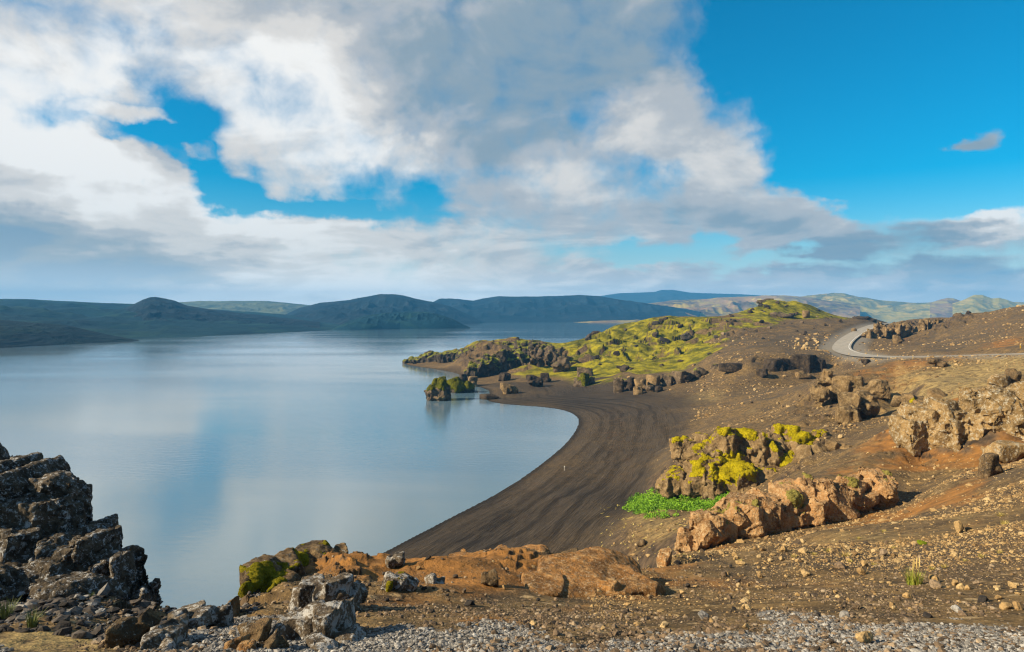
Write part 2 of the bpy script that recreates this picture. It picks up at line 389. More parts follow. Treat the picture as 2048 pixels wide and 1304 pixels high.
def shore_field(p):
    """signed distance to the shore (positive on land) and the way along it"""
    a = shore_s; b = np.roll(shore_s, -1, 0); d = b - a; L2 = (d ** 2).sum(1) + 1e-9
    best = np.full(len(p), 1e18); along = np.zeros(len(p)); inside = np.zeros(len(p), bool)
    for i in range(len(a)):
        t = np.clip(((p - a[i]) @ d[i]) / L2[i], 0, 1)
        q = ((p - a[i] - t[:, None] * d[i]) ** 2).sum(1)
        m = q < best; best[m] = q[m]; along[m] = seg[i] + t[m] * math.sqrt(L2[i])
        c = (a[i, 1] > p[:, 1]) != (b[i, 1] > p[:, 1])
        inside ^= c & (p[:, 0] < (b[i, 0] - a[i, 0]) * (p[:, 1] - a[i, 1]) / (b[i, 1] - a[i, 1] + 1e-12) + a[i, 0])
    return np.sqrt(best) * np.where(inside, 1, -1), along

# control points: photograph column, row and the distance of the ground seen there
CP = """
1420 1036 46 1470 1006 48 1530 997 49 1600 986 50 1650 966 51 1700 960 52 1760 957 52
1640 752 226 1600 754 224 1560 756 222 1500 757 220 1640 708 238 1600 711 237 1560 715 235 1500 723 232
1812 848 66 1850 828 67 1890 814 66 1930 804 65 1965 796 64 2005 787 63 2045 778 62
-400 2200 1.3 0 2200 1.3 700 2200 1.3 1400 2200 1.3 2100 2200 1.3 2500 2200 1.3
-300 1560 2.6 300 1560 2.6 1024 1560 2.6 1700 1560 2.6 2400 1560 2.6
-200 1304 5.2 0 1304 5.2 350 1304 5 700 1304 5 1000 1304 5 1500 1304 5 2048 1304 5.2 2300 1290 5.2
0 1262 6 200 1262 6.4 350 1246 8 0 1225 8.5 150 1225 9 250 1228 9.5 320 1234 9.6 400 1232 9.6 470 1226 9.8
600 1215 9 600 1170 11 600 1140 13 540 1190 11 700 1190 9.8 760 1150 12 800 1122 14.5 700 1118 14.2
1000 1230 8 1000 1180 11.5 1000 1122 16 1100 1120 16.5 1200 1134 16 1100 1170 12.5 1250 1180 12.5 900 1120 15.3
1300 1170 13.5 1300 1140 18 1350 1110 30 1300 1090 55 1260 1060 78
1500 1200 10.5 1500 1150 14.5 1500 1112 21 1600 1082 28 1700 1058 34 1800 1038 36 1900 1025 31 2048 990 27 2048 1090 15 2048 1200 8.6 1800 1180 10.5 1800 1110 16.5 2300 960 24 2300 1150 9
1360 1108 42 1400 1096 42.5 1450 1078 43 1500 1064 44 1560 1056 44.5 1620 1046 45 1680 1028 46 1740 1014 47 1790 1004 48 1400 1050 58 1500 1010 62 1600 940 72 1700 905 78 1800 935 55 1900 955 44 2048 930 38 1850 905 60 1930 880 58 2048 895 54 1740 950 52
1820 832 66 1930 784 63 2048 760 59 2300 720 60 1820 850 78 1930 800 76 2048 772 74
1400 1026 76 1330 1022 85 1340 1005 91 1400 1014 88 1450 1004 86 1500 985 85 1545 960 85 1600 925 86 1650 906 88 1330 960 97 1400 880 104 1500 866 108 1600 860 104 1650 880 90
1700 846 100 1640 850 105 1500 835 140 1500 800 172 1400 835 168 1400 800 202 1400 782 220 1350 772 236 1240 778 248
1250 830 190 1300 900 139 1250 950 118 1300 985 102 1200 1000 102.5 1150 1050 91 1250 1040 88 1100 1000 105 1200 900 143 1150 950 122 1200 850 178 1000 1060 94 900 1090 87.5 1100 1100 83 1180 1090 82
1200 790 243 1100 790 246 1050 790 248 1000 792 248
1700 800 126 1800 810 118 1700 765 138 1640 765 152 1600 800 145 1850 723 146 1850 765 118 1900 775 106 1950 752 122 2048 735 112 1950 734 132 2000 800 82 2300 715 120 1750 790 128
1600 772 190 1500 772 215 1720 735 200 1700 752 190 1440 748 236 1440 724 250
1600 706 246 1500 712 246 1650 706 244 1550 680 300 1500 652 372 1600 642 395 1650 650 372 1700 638 432 1450 700 292 1420 690 322 1650 690 290 1600 665 335
1740 640 460 1800 640 452 1540 604 440 1590 606 442 1620 609 442 1520 612 435 1480 628 425 1620 610 440 1655 630 430 1560 640 402 1600 640 405
1850 697 235 1780 700 258 1750 692 288 1800 678 325 1800 648 345 1880 650 335 1860 680 305 1950 680 242 2048 662 225 2048 694 165 2048 612 335 1950 633 372 1880 638 402 2300 590 320 2300 680 170 1950 704 182
2048 707 140 1950 711 160 1850 714 186 1780 715 212 1720 712 238 1690 705 255 1678 695 276 1690 680 302 1715 665 336 1740 655 370 1762 648 410
1240 752 270 1370 737 290 1370 722 302 1300 702 332 1200 722 322 1150 750 300 1100 760 296 1050 768 285 1000 776 264
1350 662 372 1250 672 382 1350 635 412 1230 650 412 1150 680 412 1450 635 402 1300 642 412 1400 634 412
1000 692 372 1080 694 362 1050 730 325 980 745 330 960 700 368 1120 700 372
830 716 434 880 697 440 950 684 446 1050 682 432 900 722 402 1100 686 425
"""
cp = np.array(CP.split(), float).reshape(-1, 3)
hid = """-52 -40 -8 -30 20 -10 -16 20 -16 -8 20 -14 0 22 -12 8 24 -12.5 -12 35 -24 0 40 -23 8 45 -23 -5 60 -27.5 10 65 -27 -25 40 -29 -60 10 -12 -40 15 -14
-14 14 -8.5 -20 12 -6 -9 13.5 -9.5
-40 470 -34 0 480 -33 60 500 -32 150 530 -32 250 540 -33 400 540 -34 130 455 -12 190 500 -22 250 520 -28 340 480 -14 420 430 -6 500 400 2
190 480 -22 100 445 -12 60 450 -20"""
hp = np.array(hid.split(), float).reshape(-1, 3)
lam = lambda t, y: np.column_stack([t * 3.2, np.log(y) * 1.6])
ct = np.r_[(cp[:, 0] - U0) / F, hp[:, 0] / np.maximum(hp[:, 1], 5)]
cy = np.r_[cp[:, 2], np.maximum(hp[:, 1], 5)]
cq = np.r_[-(cp[:, 1] - V0) / F, hp[:, 2] / np.maximum(hp[:, 1], 5)]
keep = np.abs(ct) < 1.6
ct, cy, cq = ct[keep], cy[keep], cq[keep]
CC = lam(ct, cy)
def _k(a, b):
    r = np.sqrt(((a[:, None, :] - b[None, :, :]) ** 2).sum(-1)); return r ** 1.5
_n = len(CC)
M = np.zeros((_n + 3, _n + 3)); M[:_n, :_n] = _k(CC, CC) + np.eye(_n) * 1e-4
M[:_n, _n] = 1; M[:_n, _n + 1:] = CC; M[_n:, :_n] = M[:_n, _n:].T
sol = np.linalg.solve(M, np.r_[cq, 0, 0, 0])
def q_raw(t, y):
    X = lam(t, y); out = np.empty(len(X))
    for i in range(0, len(X), 20000):
        x = X[i:i + 20000]; out[i:i + 20000] = _k(x, CC) @ sol[:_n] + sol[_n] + x @ sol[_n + 1:]
    return out
# coarse field, then bilinear look-up
GT, GL = np.linspace(-1.15, 1.15, 330), np.linspace(math.log(1.2), math.log(640), 420)
tt, ll = np.meshgrid(GT, GL)
QG = q_raw(tt.ravel(), np.exp(ll.ravel())).reshape(tt.shape)
sf, al = shore_field(np.column_stack([(tt * np.exp(ll)).ravel(), np.exp(ll).ravel()]))
SG, LG = sf.reshape(tt.shape), al.reshape(tt.shape)
def look(Gd, t, y):
    fx = np.clip((t - GT[0]) / (GT[1] - GT[0]), 0, len(GT) - 1.001); fy = np.clip((np.log(y) - GL[0]) / (GL[1] - GL[0]), 0, len(GL) - 1.001)
    ix, iy = fx.astype(int), fy.astype(int); wx, wy = fx - ix, fy - iy
    return (Gd[iy, ix] * (1 - wx) + Gd[iy, ix + 1] * wx) * (1 - wy) + (Gd[iy + 1, ix] * (1 - wx) + Gd[iy + 1, ix + 1] * wx) * wy

road_px = [(2500, 700, 95), (2300, 704, 112), (2140, 706, 128), (2048, 707.5, 140), (1950, 710.5, 160), (1850, 713.5, 186), (1780, 714, 212), (1725, 711, 238), (1694, 704, 258), (1683, 695, 278), (1692, 681, 303), (1714, 666, 337), (1738, 655, 372), (1760, 648.5, 410), (1795, 647, 450), (1850, 650, 490)]
road_c = np.array([at(*p) for p in road_px])
def spline(p, n=12):
    out = []
    p = np.vstack([2 * p[0] - p[1], p, 2 * p[-1] - p[-2]])
    for i in range(1, len(p) - 2):
        for s in np.linspace(0, 1, n, endpoint=False):
            out.append(0.5 * ((2 * p[i]) + (p[i + 1] - p[i - 1]) * s + (2 * p[i - 1] - 5 * p[i] + 4 * p[i + 1] - p[i + 2]) * s ** 2 + (3 * p[i] - p[i - 1] - 3 * p[i + 1] + p[i + 2]) * s ** 3))
    return np.array(out + [p[-2]])
road = spline(road_c)
def road_field(x, y):
    best = np.full(len(x), 1e9); z = np.zeros(len(x))
    for i in range(len(road) - 1):
        a, b = road[i], road[i + 1]; d = b - a
        t = np.clip(((x - a[0]) * d[0] + (y - a[1]) * d[1]) / (d[0] ** 2 + d[1] ** 2), 0, 1)
        q = np.hypot(x - a[0] - t * d[0], y - a[1] - t * d[1]); m = q < best
        best[m] = q[m]; z[m] = (a[2] + t * d[2])[m]
    return best, z

def gauss_px(x, y, blobs):
    """soft ellipses on the ground: column, distance, half width in columns, half depth as a ratio"""
    u = U0 + F * x / y; l = np.log(y); s = np.zeros(len(x))
    for (bu, by, ru, rl, w) in blobs:
        s += w * np.exp(-((u - bu) / ru) ** 2 - ((l - math.log(by)) / rl) ** 2)
    return s
rough_blobs = [(1270, 350, 260, 0.15, 1.25), (950, 360, 90, 0.16, 1.2), (880, 420, 90, 0.08, 0.8), (1560, 435, 120, 0.06, 0.45), (1700, 125, 140, 0.22, 1.0), (1900, 65, 180, 0.2, 0.9), (1620, 80, 90, 0.2, 0.7),
               (650, 12, 240, 0.35, 0.8), (200, 9.5, 260, 0.3, 1.0), (1100, 15, 180, 0.25, 0.7), (1830, 330, 110, 0.12, 0.8), (1950, 330, 80, 0.1, 0.5), (1480, 235, 130, 0.06, 0.5)]
def ground(x, y, detail=True):
    """height of the land; the same function places every rock and plant on it"""
    t = x / y
    z = look(QG, t, y) * y
    s = look(SG, t, y)
    rd, rz = road_field(x, y) if True else (None, None)
    zl = np.maximum(z, WZ + 0.15 + 0.03 * np.clip(s, 0, 40))
    rgh = 0.10 + np.clip(gauss_px(x, y, rough_blobs), 0, 1.3)
    rgh = rgh * sstep(zl, WZ + 1.2, WZ + 5)
    rk = sstep(rd, 5.5, 16)
    if detail:
        p = np.column_stack([x, y]); cell = y * 0.0045
        w0 = sstep(zl, WZ + 0.6, WZ + 4.5)
        warp = 0.35 * np.column_stack([vnoise(p / 9.0, 91), vnoise(p / 9.0 + 31, 92)])
        for lam_, sd in ((48, 1), (26, 2), (13, 3), (6, 4), (2.8, 5), (1.3, 6), (0.6, 7), (0.28, 8), (0.13, 9)):
            fade = sstep(lam_ / cell, 2.0, 5.0) * sstep(y / lam_, 2.5, 9.0)
            if fade.max() <= 0: continue
            pp = p / lam_ + warp
            v = vnoise(pp + 5.3 * sd, sd)
            rv = 0.42 - np.abs(vnoise(pp * 0.9 + 2.7 * sd, sd + 40))
            amp = 0.085 * lam_ ** 0.92
            zl = zl + fade * rk * amp * (v * (0.30 + 0.9 * rgh) + rv * 1.5 * np.clip(rgh - 0.12, 0, 1.2)) * w0 * (0.6 if lam_ > 20 else 1.0)
        # rocky steps where the ground is rough
        lm = np.clip(y * 0.035, 0.5, 9.0)
        st = np.floor(np.log(lm) / 0.5) * 0.5; lq = np.exp(st)
        fz = facet(np.column_stack([p / lq[:, None] + warp, np.zeros(len(x))]), 7)
        zl = zl + rk * w0 * lq * 0.36 * fz * sstep(rgh, 0.35, 1.0)
    zl = rz - 0.45 + (zl - rz + 0.45) * sstep(rd, 4.6, 12)
    w = 2.0 + 4.0 * sstep(y, 300, 240)
    zz = np.where(s > 0, WZ + (zl - WZ) * sstep(s, -0.5, w), WZ + np.clip(s * 0.12, -4, 0) - 0.05)
    return zz, s, rgh, rd

NT, NL = 1150, 1150
gt = np.linspace(-1.05, 1.05, NT)
gl = np.exp(np.r_[np.linspace(math.log(1.25), math.log(30), 480), np.linspace(math.log(30), math.log(560), 671)[1:]])
TT, YY = np.meshgrid(gt, gl)
tx, ty = (TT * YY).ravel(), YY.ravel()
tz, ts, trg, trd = ground(tx, ty)
tal = look(LG, TT.ravel(), ty)
p2 = np.column_stack([tx, ty])
# ground cover masks
n_a = fbm(p2 / 9.0, 5, 71); n_b = fbm(p2 / (0.05 * ty + 0.4)[:, None], 4, 72); n_c = fbm(p2 / 2.2, 5, 73)
Zg = tz.reshape(TT.shape)
sl = np.hypot(np.gradient(Zg, axis=1) / (np.gradient(TT, axis=1) * YY), np.gradient(Zg, axis=0) / np.gradient(YY, axis=0)).ravel()
moss_m = gauss_px(tx, ty, [(1250, 310, 190, 0.14, 1.0), (1150, 300, 90, 0.06, 0.6), (1300, 385, 220, 0.10, 0.9), (1180, 400, 160, 0.08, 0.7), (900, 445, 170, 0.05, 0.9), (1050, 425, 120, 0.06, 0.7), (1560, 432, 95, 0.07, 1.6),
                           (1640, 435, 40, 0.05, 0.6), (1410, 300, 30, 0.03, 0.9), (1420, 345, 24, 0.03, 0.6), (1330, 335, 100, 0.1, 0.5)])
moss = sstep(moss_m + 0.75 * n_a + 0.5 * n_b - 0.75 * np.clip(sl - 0.32, 0, 2), 0.36, 0.60) * (moss_m > 0.12) * sstep(tz, WZ + 1.5, WZ + 3)
orange = sstep(gauss_px(tx, ty, [(1760, 140, 110, 0.18, 0.55), (1860, 148, 60, 0.06, 0.5), (1450, 45, 150, 0.2, 0.5), (1830, 62, 180, 0.2, 0.85), (2000, 60, 120, 0.2, 0.9), (1150, 13, 170, 0.16, 1.0), (760, 12.5, 200, 0.2, 0.85), (950, 14, 160, 0.16, 0.6), (900, 10.5, 120, 0.12, 0.5),
                               (1850, 38, 160, 0.12, 0.9), (1750, 6.6, 260, 0.12, 0.8), (960, 7.2, 120, 0.1, 0.6), (1320, 16, 80, 0.2, 0.7), (1700, 45, 90, 0.12, 0.6), (2000, 195, 120, 0.1, 0.5)]) + 0.7 * n_c + 0.5 * n_b, 0.30, 0.85)
grey = sstep(gauss_px(tx, ty, [(760, 5.4, 230, 0.26, 0.95), (1150, 5.0, 260, 0.09, 0.6), (1720, 5.9, 330, 0.23, 1.1), (2020, 6.2, 220, 0.24, 1.0), (450, 6.0, 160, 0.3, 0.8), (1300, 5.4, 200, 0.15, 0.5), (1250, 6.8, 260, 0.12, 0.3)]) + 0.75 * n_b + 0.7 * n_c - 0.05, 0.40, 0.66) * (ty < 8.5)
tan = sstep(gauss_px(tx, ty, [(1930, 115, 190, 0.28, 1.1), (1500, 150, 160, 0.25, 0.45), (1350, 60, 120, 0.25, 0.5), (1300, 90, 70, 0.15, 0.5), (1700, 22, 300, 0.4, 0.35), (1400, 205, 90, 0.1, 0.8), (1650, 275, 40, 0.06, 0.8), (1020, 243, 60, 0.02, 0.6), (90, 5.4, 160, 0.12, 1.6), (1850, 270, 120, 0.08, 0.3)]) + 0.5 * n_b + 0.2 * n_c, 0.35, 0.85)
verge = sstep(trd + 2.5 * n_b, 10.5, 6.0)
dgrav = sstep(gauss_px(tx, ty, [(1850, 15, 230, 0.3, 0.7), (1500, 30, 200, 0.3, 0.4), (1200, 7.5, 300, 0.2, 0.35), (1650, 180, 160, 0.25, 0.6), (1550, 300, 200, 0.2, 0.7), (1950, 250, 160, 0.3, 0.5), (1300, 120, 120, 0.3, 0.4), (1950, 38, 150, 0.2, 0.4)]) + 0.7 * n_c + 0.45 * n_a, 0.30, 0.75)
rock = sstep(sl + 0.35 * n_b, 0.60, 1.05) * (1 - 0.5 * (tz < WZ + 2))
n_p = fbm(p2 / 26.0, 4, 74)
beach = (0.80 + 0.35 * n_p) * sstep(tz + 1.2 * n_a, WZ + 5.5, WZ + 3.0) * (ty < 290) * (tx > -60)
terr_attrs = {'cover': ('FLOAT_COLOR', np.column_stack([moss, orange, grey, tan])), 'cover_b': ('FLOAT_COLOR', np.column_stack([rock, beach, sstep(ts, 2.2, 0.2), verge])),
              'shore': ('FLOAT_VECTOR', np.column_stack([ts, tal, np.zeros_like(ts)])), 'dark_gravel': ('FLOAT', dgrav)}
m_ter, q = new_mat('volcanic_ground')
pos = q.n('ShaderNodeNewGeometry').outputs['Position']
ca = q.attr('cover'); cs = q.n('ShaderNodeSeparateColor'); q.set(cs.inputs[0], ca['Color']); a_tan = ca['Alpha']
cbo = q.attr('cover_b'); cb = q.n('ShaderNodeSeparateColor'); q.set(cb.inputs[0], cbo['Color'])
shv = q.attr('shore')['Vector']
vd = q.n('ShaderNodeVectorMath', operation='LENGTH'); q.set(vd.inputs[0], pos)
dist = vd.outputs['Value']
inv = q.math('DIVIDE', 1.0, q.math('ADD', dist, 2.0))
fine1 = q.noise(pos, 9.0, 5.0, 0.7)
fine2 = q.noise(pos, 1.1, 6.0, 0.68)
fine3 = q.noise(pos, 0.16, 6.0, 0.65)
st = q.voro(pos, 11.0, out='Color'); stv = q.sep(st)[0]
soil = q.mix(q.step(fine2, 0.35, 0.68), (0.070, 0.048, 0.025), (0.225, 0.145, 0.060))
soil = q.mix(q.math('MULTIPLY', q.step(fine3, 0.42, 0.62), 0.7), soil, (0.072, 0.053, 0.036))
sp1 = q.n('ShaderNodeTexVoronoi', feature='F1'); q.set(sp1.inputs['Vector'], pos); sp1.inputs['Scale'].default_value = 17.0
sp2 = q.n('ShaderNodeTexVoronoi', feature='F1'); q.set(sp2.inputs['Vector'], pos); sp2.inputs['Scale'].default_value = 3.6
soil = q.mix(q.math('MULTIPLY', q.step(fine1, 0.52, 0.66), 0.42), soil, (0.030, 0.022, 0.016))
for sp, thr_ in ((sp1, 0.62), (sp2, 0.72)):
    rr_ = q.sep(sp.outputs['Color'])
    k_ = q.math('MULTIPLY', q.step(rr_[0], thr_, thr_ + 0.12), q.step(sp.outputs['Distance'], 0.42, 0.26))
    soil = q.mix(q.math('MULTIPLY', k_, 0.85), soil, q.mix(rr_[1], (0.20, 0.13, 0.065), (0.44, 0.32, 0.17)))
soil = q.mix(q.math('MULTIPLY', q.attr('dark_gravel')['Fac'], 0.75), soil, q.mix(fine1, (0.040, 0.033, 0.026), (0.105, 0.082, 0.056)))
c = q.mix(q.math('MULTIPLY', cs.outputs[1], 0.85), soil, q.mix(q.step(fine2, 0.3, 0.7), (0.18, 0.085, 0.026), (0.36, 0.165, 0.042)))
c = q.mix(q.math('MULTIPLY', a_tan, q.step(q.math('ADD', fine2, q.math('MULTIPLY', fine1, 0.6)), 0.62, 0.95)), c, (0.34, 0.25, 0.105))
c = q.mix(cs.outputs[2], c, q.mix(q.step(stv, 0.2, 0.9), (0.085, 0.080, 0.075), (0.30, 0.285, 0.265)))
sandn = q.noise(q.map(shv, scale=(0.5, 0.07, 1)), 1.3, 6.0, 0.66, 1.0)
sandn = q.math('ADD', q.math('MULTIPLY', sandn, 0.6), q.math('ADD', q.math('MULTIPLY', fine3, 0.25), q.math('MULTIPLY', fine1, 0.15)))
sandc = q.mix(q.step(sandn, 0.36, 0.64), (0.026, 0.021, 0.0175), (0.064, 0.051, 0.039))
shs = q.sep(shv); tl_ = None
for (s0, am, sc_, wd) in ((6.5, 2.2, 0.035, 0.30), (9.5, 3.0, 0.028, 0.42), (12.5, 4.5, 0.045, 0.34), (17.0, 6.0, 0.022, 0.40), (22.0, 7.0, 0.03, 0.30)):
    wob = q.noise(q.comb(q.math('MULTIPLY', shs[1], sc_), s0, 0.0), 1.0, 3.0, 0.55)
    d_ = q.math('ABSOLUTE', q.math('SUBTRACT', shs[0], q.math('MULTIPLY_ADD', q.math('SUBTRACT', wob, 0.5), 2 * am, s0)))
    k_ = q.step(d_, wd * 2.4, wd * 0.8)
    tl_ = k_ if tl_ is None else q.math('MAXIMUM', tl_, k_)
tl_ = q.math('MULTIPLY', tl_, q.step(fine3, 0.34, 0.50))
sandc = q.mix(q.math('MULTIPLY', tl_, 0.85), sandc, (0.016, 0.013, 0.011))
c = q.mix(cb.outputs[1], c, sandc)
c = q.mix(q.math('MULTIPLY', cbo['Alpha'], 0.8), c, q.mix(fine2, (0.13, 0.115, 0.095), (0.30, 0.27, 0.225)))
rockc = q.mix(q.step(fine2, 0.35, 0.7), (0.034, 0.026, 0.020), (0.125, 0.085, 0.052))
c = q.mix(cb.outputs[0], c, rockc)
mossc = q.mix(q.step(fine3, 0.36, 0.64), (0.075, 0.080, 0.008), (0.32, 0.275, 0.012))
mossc = q.mix(q.math('MULTIPLY', q.step(fine2, 0.46, 0.68), 0.55), mossc, (0.035, 0.034, 0.012))
c = q.mix(cs.outputs[0], c, mossc)
c = q.mix(q.math('MULTIPLY', cb.outputs[2], 0.7), c, (0.012, 0.011, 0.011))
track = q.noise(q.map(shv, scale=(1.1, 0.07, 1)), 1.0, 4.0, 0.6, 1.6)
tr = q.math('MULTIPLY', q.math('ABSOLUTE', q.math('SUBTRACT', track, 0.5)), q.math('MULTIPLY', cb.outputs[1], 1.0))
hgt = q.math('ADD', q.math('MULTIPLY', fine1, 0.05), q.math('ADD', q.math('MULTIPLY', fine2, 0.30), tr))
hgt = q.math('ADD', hgt, q.math('MULTIPLY', q.math('MULTIPLY', fine3, 1.6), cs.outputs[0]))
finish(q, c, 0.95, q.bump(hgt, 0.75, 0.8), 0.15)
tag(mesh_np('terrain', np.column_stack([tx, ty, tz]), grid_faces(NL, NT), m_ter, attrs=terr_attrs), kind='structure')

# ------------------------------------------------------------------ road
def strip(name, line, off0, off1, lift, mat, kind, tilt=0.085):
    d = np.gradient(line, axis=0); d[:, 2] = 0; d /= np.linalg.norm(d, axis=1)[:, None]
    nrm = np.column_stack([d[:, 1], -d[:, 0], np.zeros(len(d))])
    k = np.linspace(off0, off1, 5)
    V = np.concatenate([line[:, None, :] + nrm[:, None, :] * k[None, :, None]], 0); V[..., 2] += lift + tilt * k[None, :] * np.linspace(1, 0.2, len(line))[:, None]
    return tag(mesh_np(name, V.reshape(-1, 3), grid_faces(len(line), 5), mat), kind=kind)
m_road, q = new_mat('gravelly_asphalt')
pos = q.n('ShaderNodeNewGeometry').outputs['Position']
finish(q, q.mix(q.step(q.noise(pos, 0.6, 6.0, 0.7), 0.3, 0.7), (0.24, 0.22, 0.19), (0.38, 0.345, 0.295)), 0.9, None, 0.3)
strip('road', road, -3.5, 3.5, 0.05, m_road, 'structure')
m_line, q = new_mat('road_paint'); finish(q, (0.75, 0.74, 0.70), 0.7)
for off in (2.6,):
    strip('road_marking', road, off, off + 0.22, 0.10, m_line, 'structure')
m_asph, q = new_mat('worn_lane'); finish(q, (0.12, 0.12, 0.118), 0.8)

# ------------------------------------------------------------------ rocks
def hit(u, v, y_min=3.0, y_max=550.0):
    """the first point of the ground seen at a photograph pixel"""
    y = np.exp(np.linspace(math.log(y_min), math.log(y_max), 900)); t = (u - U0) / F
    z = ground(t * y, y)[0]
    below = z / y >= -(v - V0) / F
    i = int(np.argmax(below)) if below.any() else len(y) - 1
    return np.array([t * y[i], y[i], z[i]])
_ico = {}
def ico(n):
    if n not in _ico:
        b = bmesh.new(); bmesh.ops.create_icosphere(b, subdivisions=n, radius=1.0)
        _ico[n] = (np.array([v.co[:] for v in b.verts]), np.array([[v.index for v in f.verts] for f in b.faces])); b.free()
    return _ico[n]
def lump(seed, n=3, planes=11, sharp=22.0, rough=0.10):
    """an angular stone about one unit in radius"""
    r = np.random.default_rng(seed)
    d, f = ico(n)
    nn = r.normal(size=(planes, 3)); nn /= np.linalg.norm(nn, axis=1)[:, None]
    nn = np.vstack([nn, np.eye(3), -np.eye(3)]); dd = np.r_[r.uniform(0.62, 1.0, planes), np.full(6, 1.0)]
    c = np.clip(d @ nn.T, 0, None) / dd
    rad = ((c ** sharp).sum(1)) ** (-1 / sharp)
    rad = rad * (1 + rough * fbm(d * 1.6 + r.uniform(0, 50), 4, seed))
    return d * rad[:, None], f
def rotz(p, a):
    c, s = math.cos(a), math.sin(a)
    return np.column_stack([p[:, 0] * c - p[:, 1] * s, p[:, 0] * s + p[:, 1] * c, p[:, 2]])
def normals(v, f):
    n = np.cross(v[f[:, 1]] - v[f[:, 0]], v[f[:, 2]] - v[f[:, 0]])
    o = np.zeros_like(v)
    for k in range(f.shape[1]): 
        for a in range(3): o[:, a] += np.bincount(f[:, k], n[:, a], len(v))
    return o / (np.linalg.norm(o, axis=1)[:, None] + 1e-12)
_scr = bpy.data.materials.new("rock_work")
def remesh(v, f, voxel):
    o = mesh_np('rock_work', v, f, _scr)
    m = o.modifiers.new('r', 'REMESH'); m.mode = 'VOXEL'; m.voxel_size = voxel
    dg = bpy.context.evaluated_depsgraph_get()
    e = o.evaluated_get(dg); me = e.to_mesh()
    nv = np.empty(len(me.vertices) * 3, np.float32); me.vertices.foreach_get('co', nv)
    nf = np.empty(len(me.loops), np.int32); me.loops.foreach_get('vertex_index', nf)
    e.to_mesh_clear(); old = o.data; bpy.data.objects.remove(o); bpy.data.meshes.remove(old)
    return nv.reshape(-1, 3).astype(float), nf.reshape(-1, 4)
def rock_from(lumps, seed, voxel=1.0, joints=0.0, craggy=1.0, blocks=0.0, seat=True):
    """join lumps given as (u, top row, bottom row, width in px, distance, half depth in m) into one rock"""
    if seat:                                       # move the rock to the distance at which its foot meets the ground
        lo = max(lumps, key=lambda l: l[2]); vb = lo[2] - 0.16 * (lo[2] - lo[1]); h_ = hit(lo[0], min(vb, 1296), 4.0)
        k_ = h_[1] / lo[4]
        if seat is not True: k_ = seat
        if 0.5 < k_ < 1.35: lumps = [(a, b, c, d, e * k_, s_ * k_) for a, b, c, d, e, s_ in lumps]
    V, Fc, base = [], [], 0
    for i, (u, vt, vb, w, y, dep) in enumerate(lumps):
        p, f = lump(seed * 31 + i, 4, 8, 60.0, 0.02)
        c = at(u, (vt + vb) / 2, y); rx, rz = w / 2 / F * y, (vb - vt) / 2 / F * y
        p = rotz(p, seed + i * 1.7)
        p = p / np.abs(p).max(0) * np.array([rx, dep, rz]) * 1.04 + c
        V.append(p); Fc.append(f + base); base += len(p)
    if blocks:                                     # jointed blocks breaking out of the mass
        r = np.random.default_rng(seed * 7 + 1); ax, tl, tw = r.uniform(0, 6.28), r.normal(0, 0.28), r.normal(0, 0.2)
        ct_, st_, cw, sw = math.cos(tl), math.sin(tl), math.cos(tw), math.sin(tw)
        R = np.array([[1, 0, 0], [0, ct_, -st_], [0, st_, ct_]]) @ np.array([[cw, 0, sw], [0, 1, 0], [-sw, 0, cw]])
        hs_ = np.median([(l[2] - l[1]) / F * l[4] for l in lumps])
        for i, (u, vt, vb, w, y, dep) in enumerate(lumps):
            c = at(u, (vt + vb) / 2, y); rx, rz = w / 2 / F * y, (vb - vt) / 2 / F * y; rad = np.array([rx, min(dep, 2.2 * max(rx, rz)), rz])
            hs_ = 1.7 * min(rx, rz)
            for k in range(int(17 * blocks)):
                d = r.normal(size=3); d /= np.linalg.norm(d); d[1] = -abs(d[1]) * 0.8 if r.random() < 0.7 else d[1]; d[2] = d[2] * 0.72 if d[2] > 0 else d[2]
                s_ = hs_ * 0.5 * r.choice([0.22, 0.30, 0.42, 0.55]) * r.uniform(0.8, 1.2)
                p, f = lump(seed * 977 + i * 61 + k, 4, 4, 90.0, 0.0)
                p = p * np.array([r.uniform(0.7, 1.6), r.uniform(0.8, 1.3), r.choice([0.45, 0.7, 1.3, 1.7])]) * s_
                p = rotz(p @ R.T, ax + r.normal(0, 0.18) + (1.571 if r.random() < 0.4 else 0)) + c + d * (rad - 0.55 * s_) * r.uniform(0.75, 1.0)
                V.append(p); Fc.append(f + base); base += len(p)
    y = np.mean([l[4] for l in lumps])
    vx = max(0.0018 * y * voxel, 0.012)
    v, f = remesh(np.vstack(V), np.vstack(Fc), vx)
    size = np.median([(l[2] - l[1]) / F * l[4] for l in lumps])
    lam0 = size * 0.55
    nrm = normals(v, f)
    if blocks:                                     # broken faces
        for kk, aa in ((0.34, 0.045), (0.15, 0.03)):
            if size * kk < vx * 3: break
            q = v / (size * kk) + 0.25 * np.column_stack([vnoise(v / size * 2.1 + 9 * k, seed + k) for k in range(3)])
            v = v + nrm * (blocks * aa * size * facet(q * (1, 1, 0.75), seed + 3))[:, None]
            nrm = normals(v, f)
    if joints:                                     # steep cracks between pillars
        q = np.column_stack([v[:, 0], v[:, 1], v[:, 2] * 0.22]) / (size * 0.30)
        q = q + 0.3 * np.column_stack([vnoise(v / size * 3 + 5 * k, seed + 20 + k) for k in range(3)])
        d1, d2 = worley(q, seed + 5)
        v = v - nrm * (joints * size * 0.16 * (1 - sstep(d2 - d1, 0.0, 0.35)) - joints * size * 0.05 * (0.5 - d1))[:, None]
        nrm = normals(v, f)
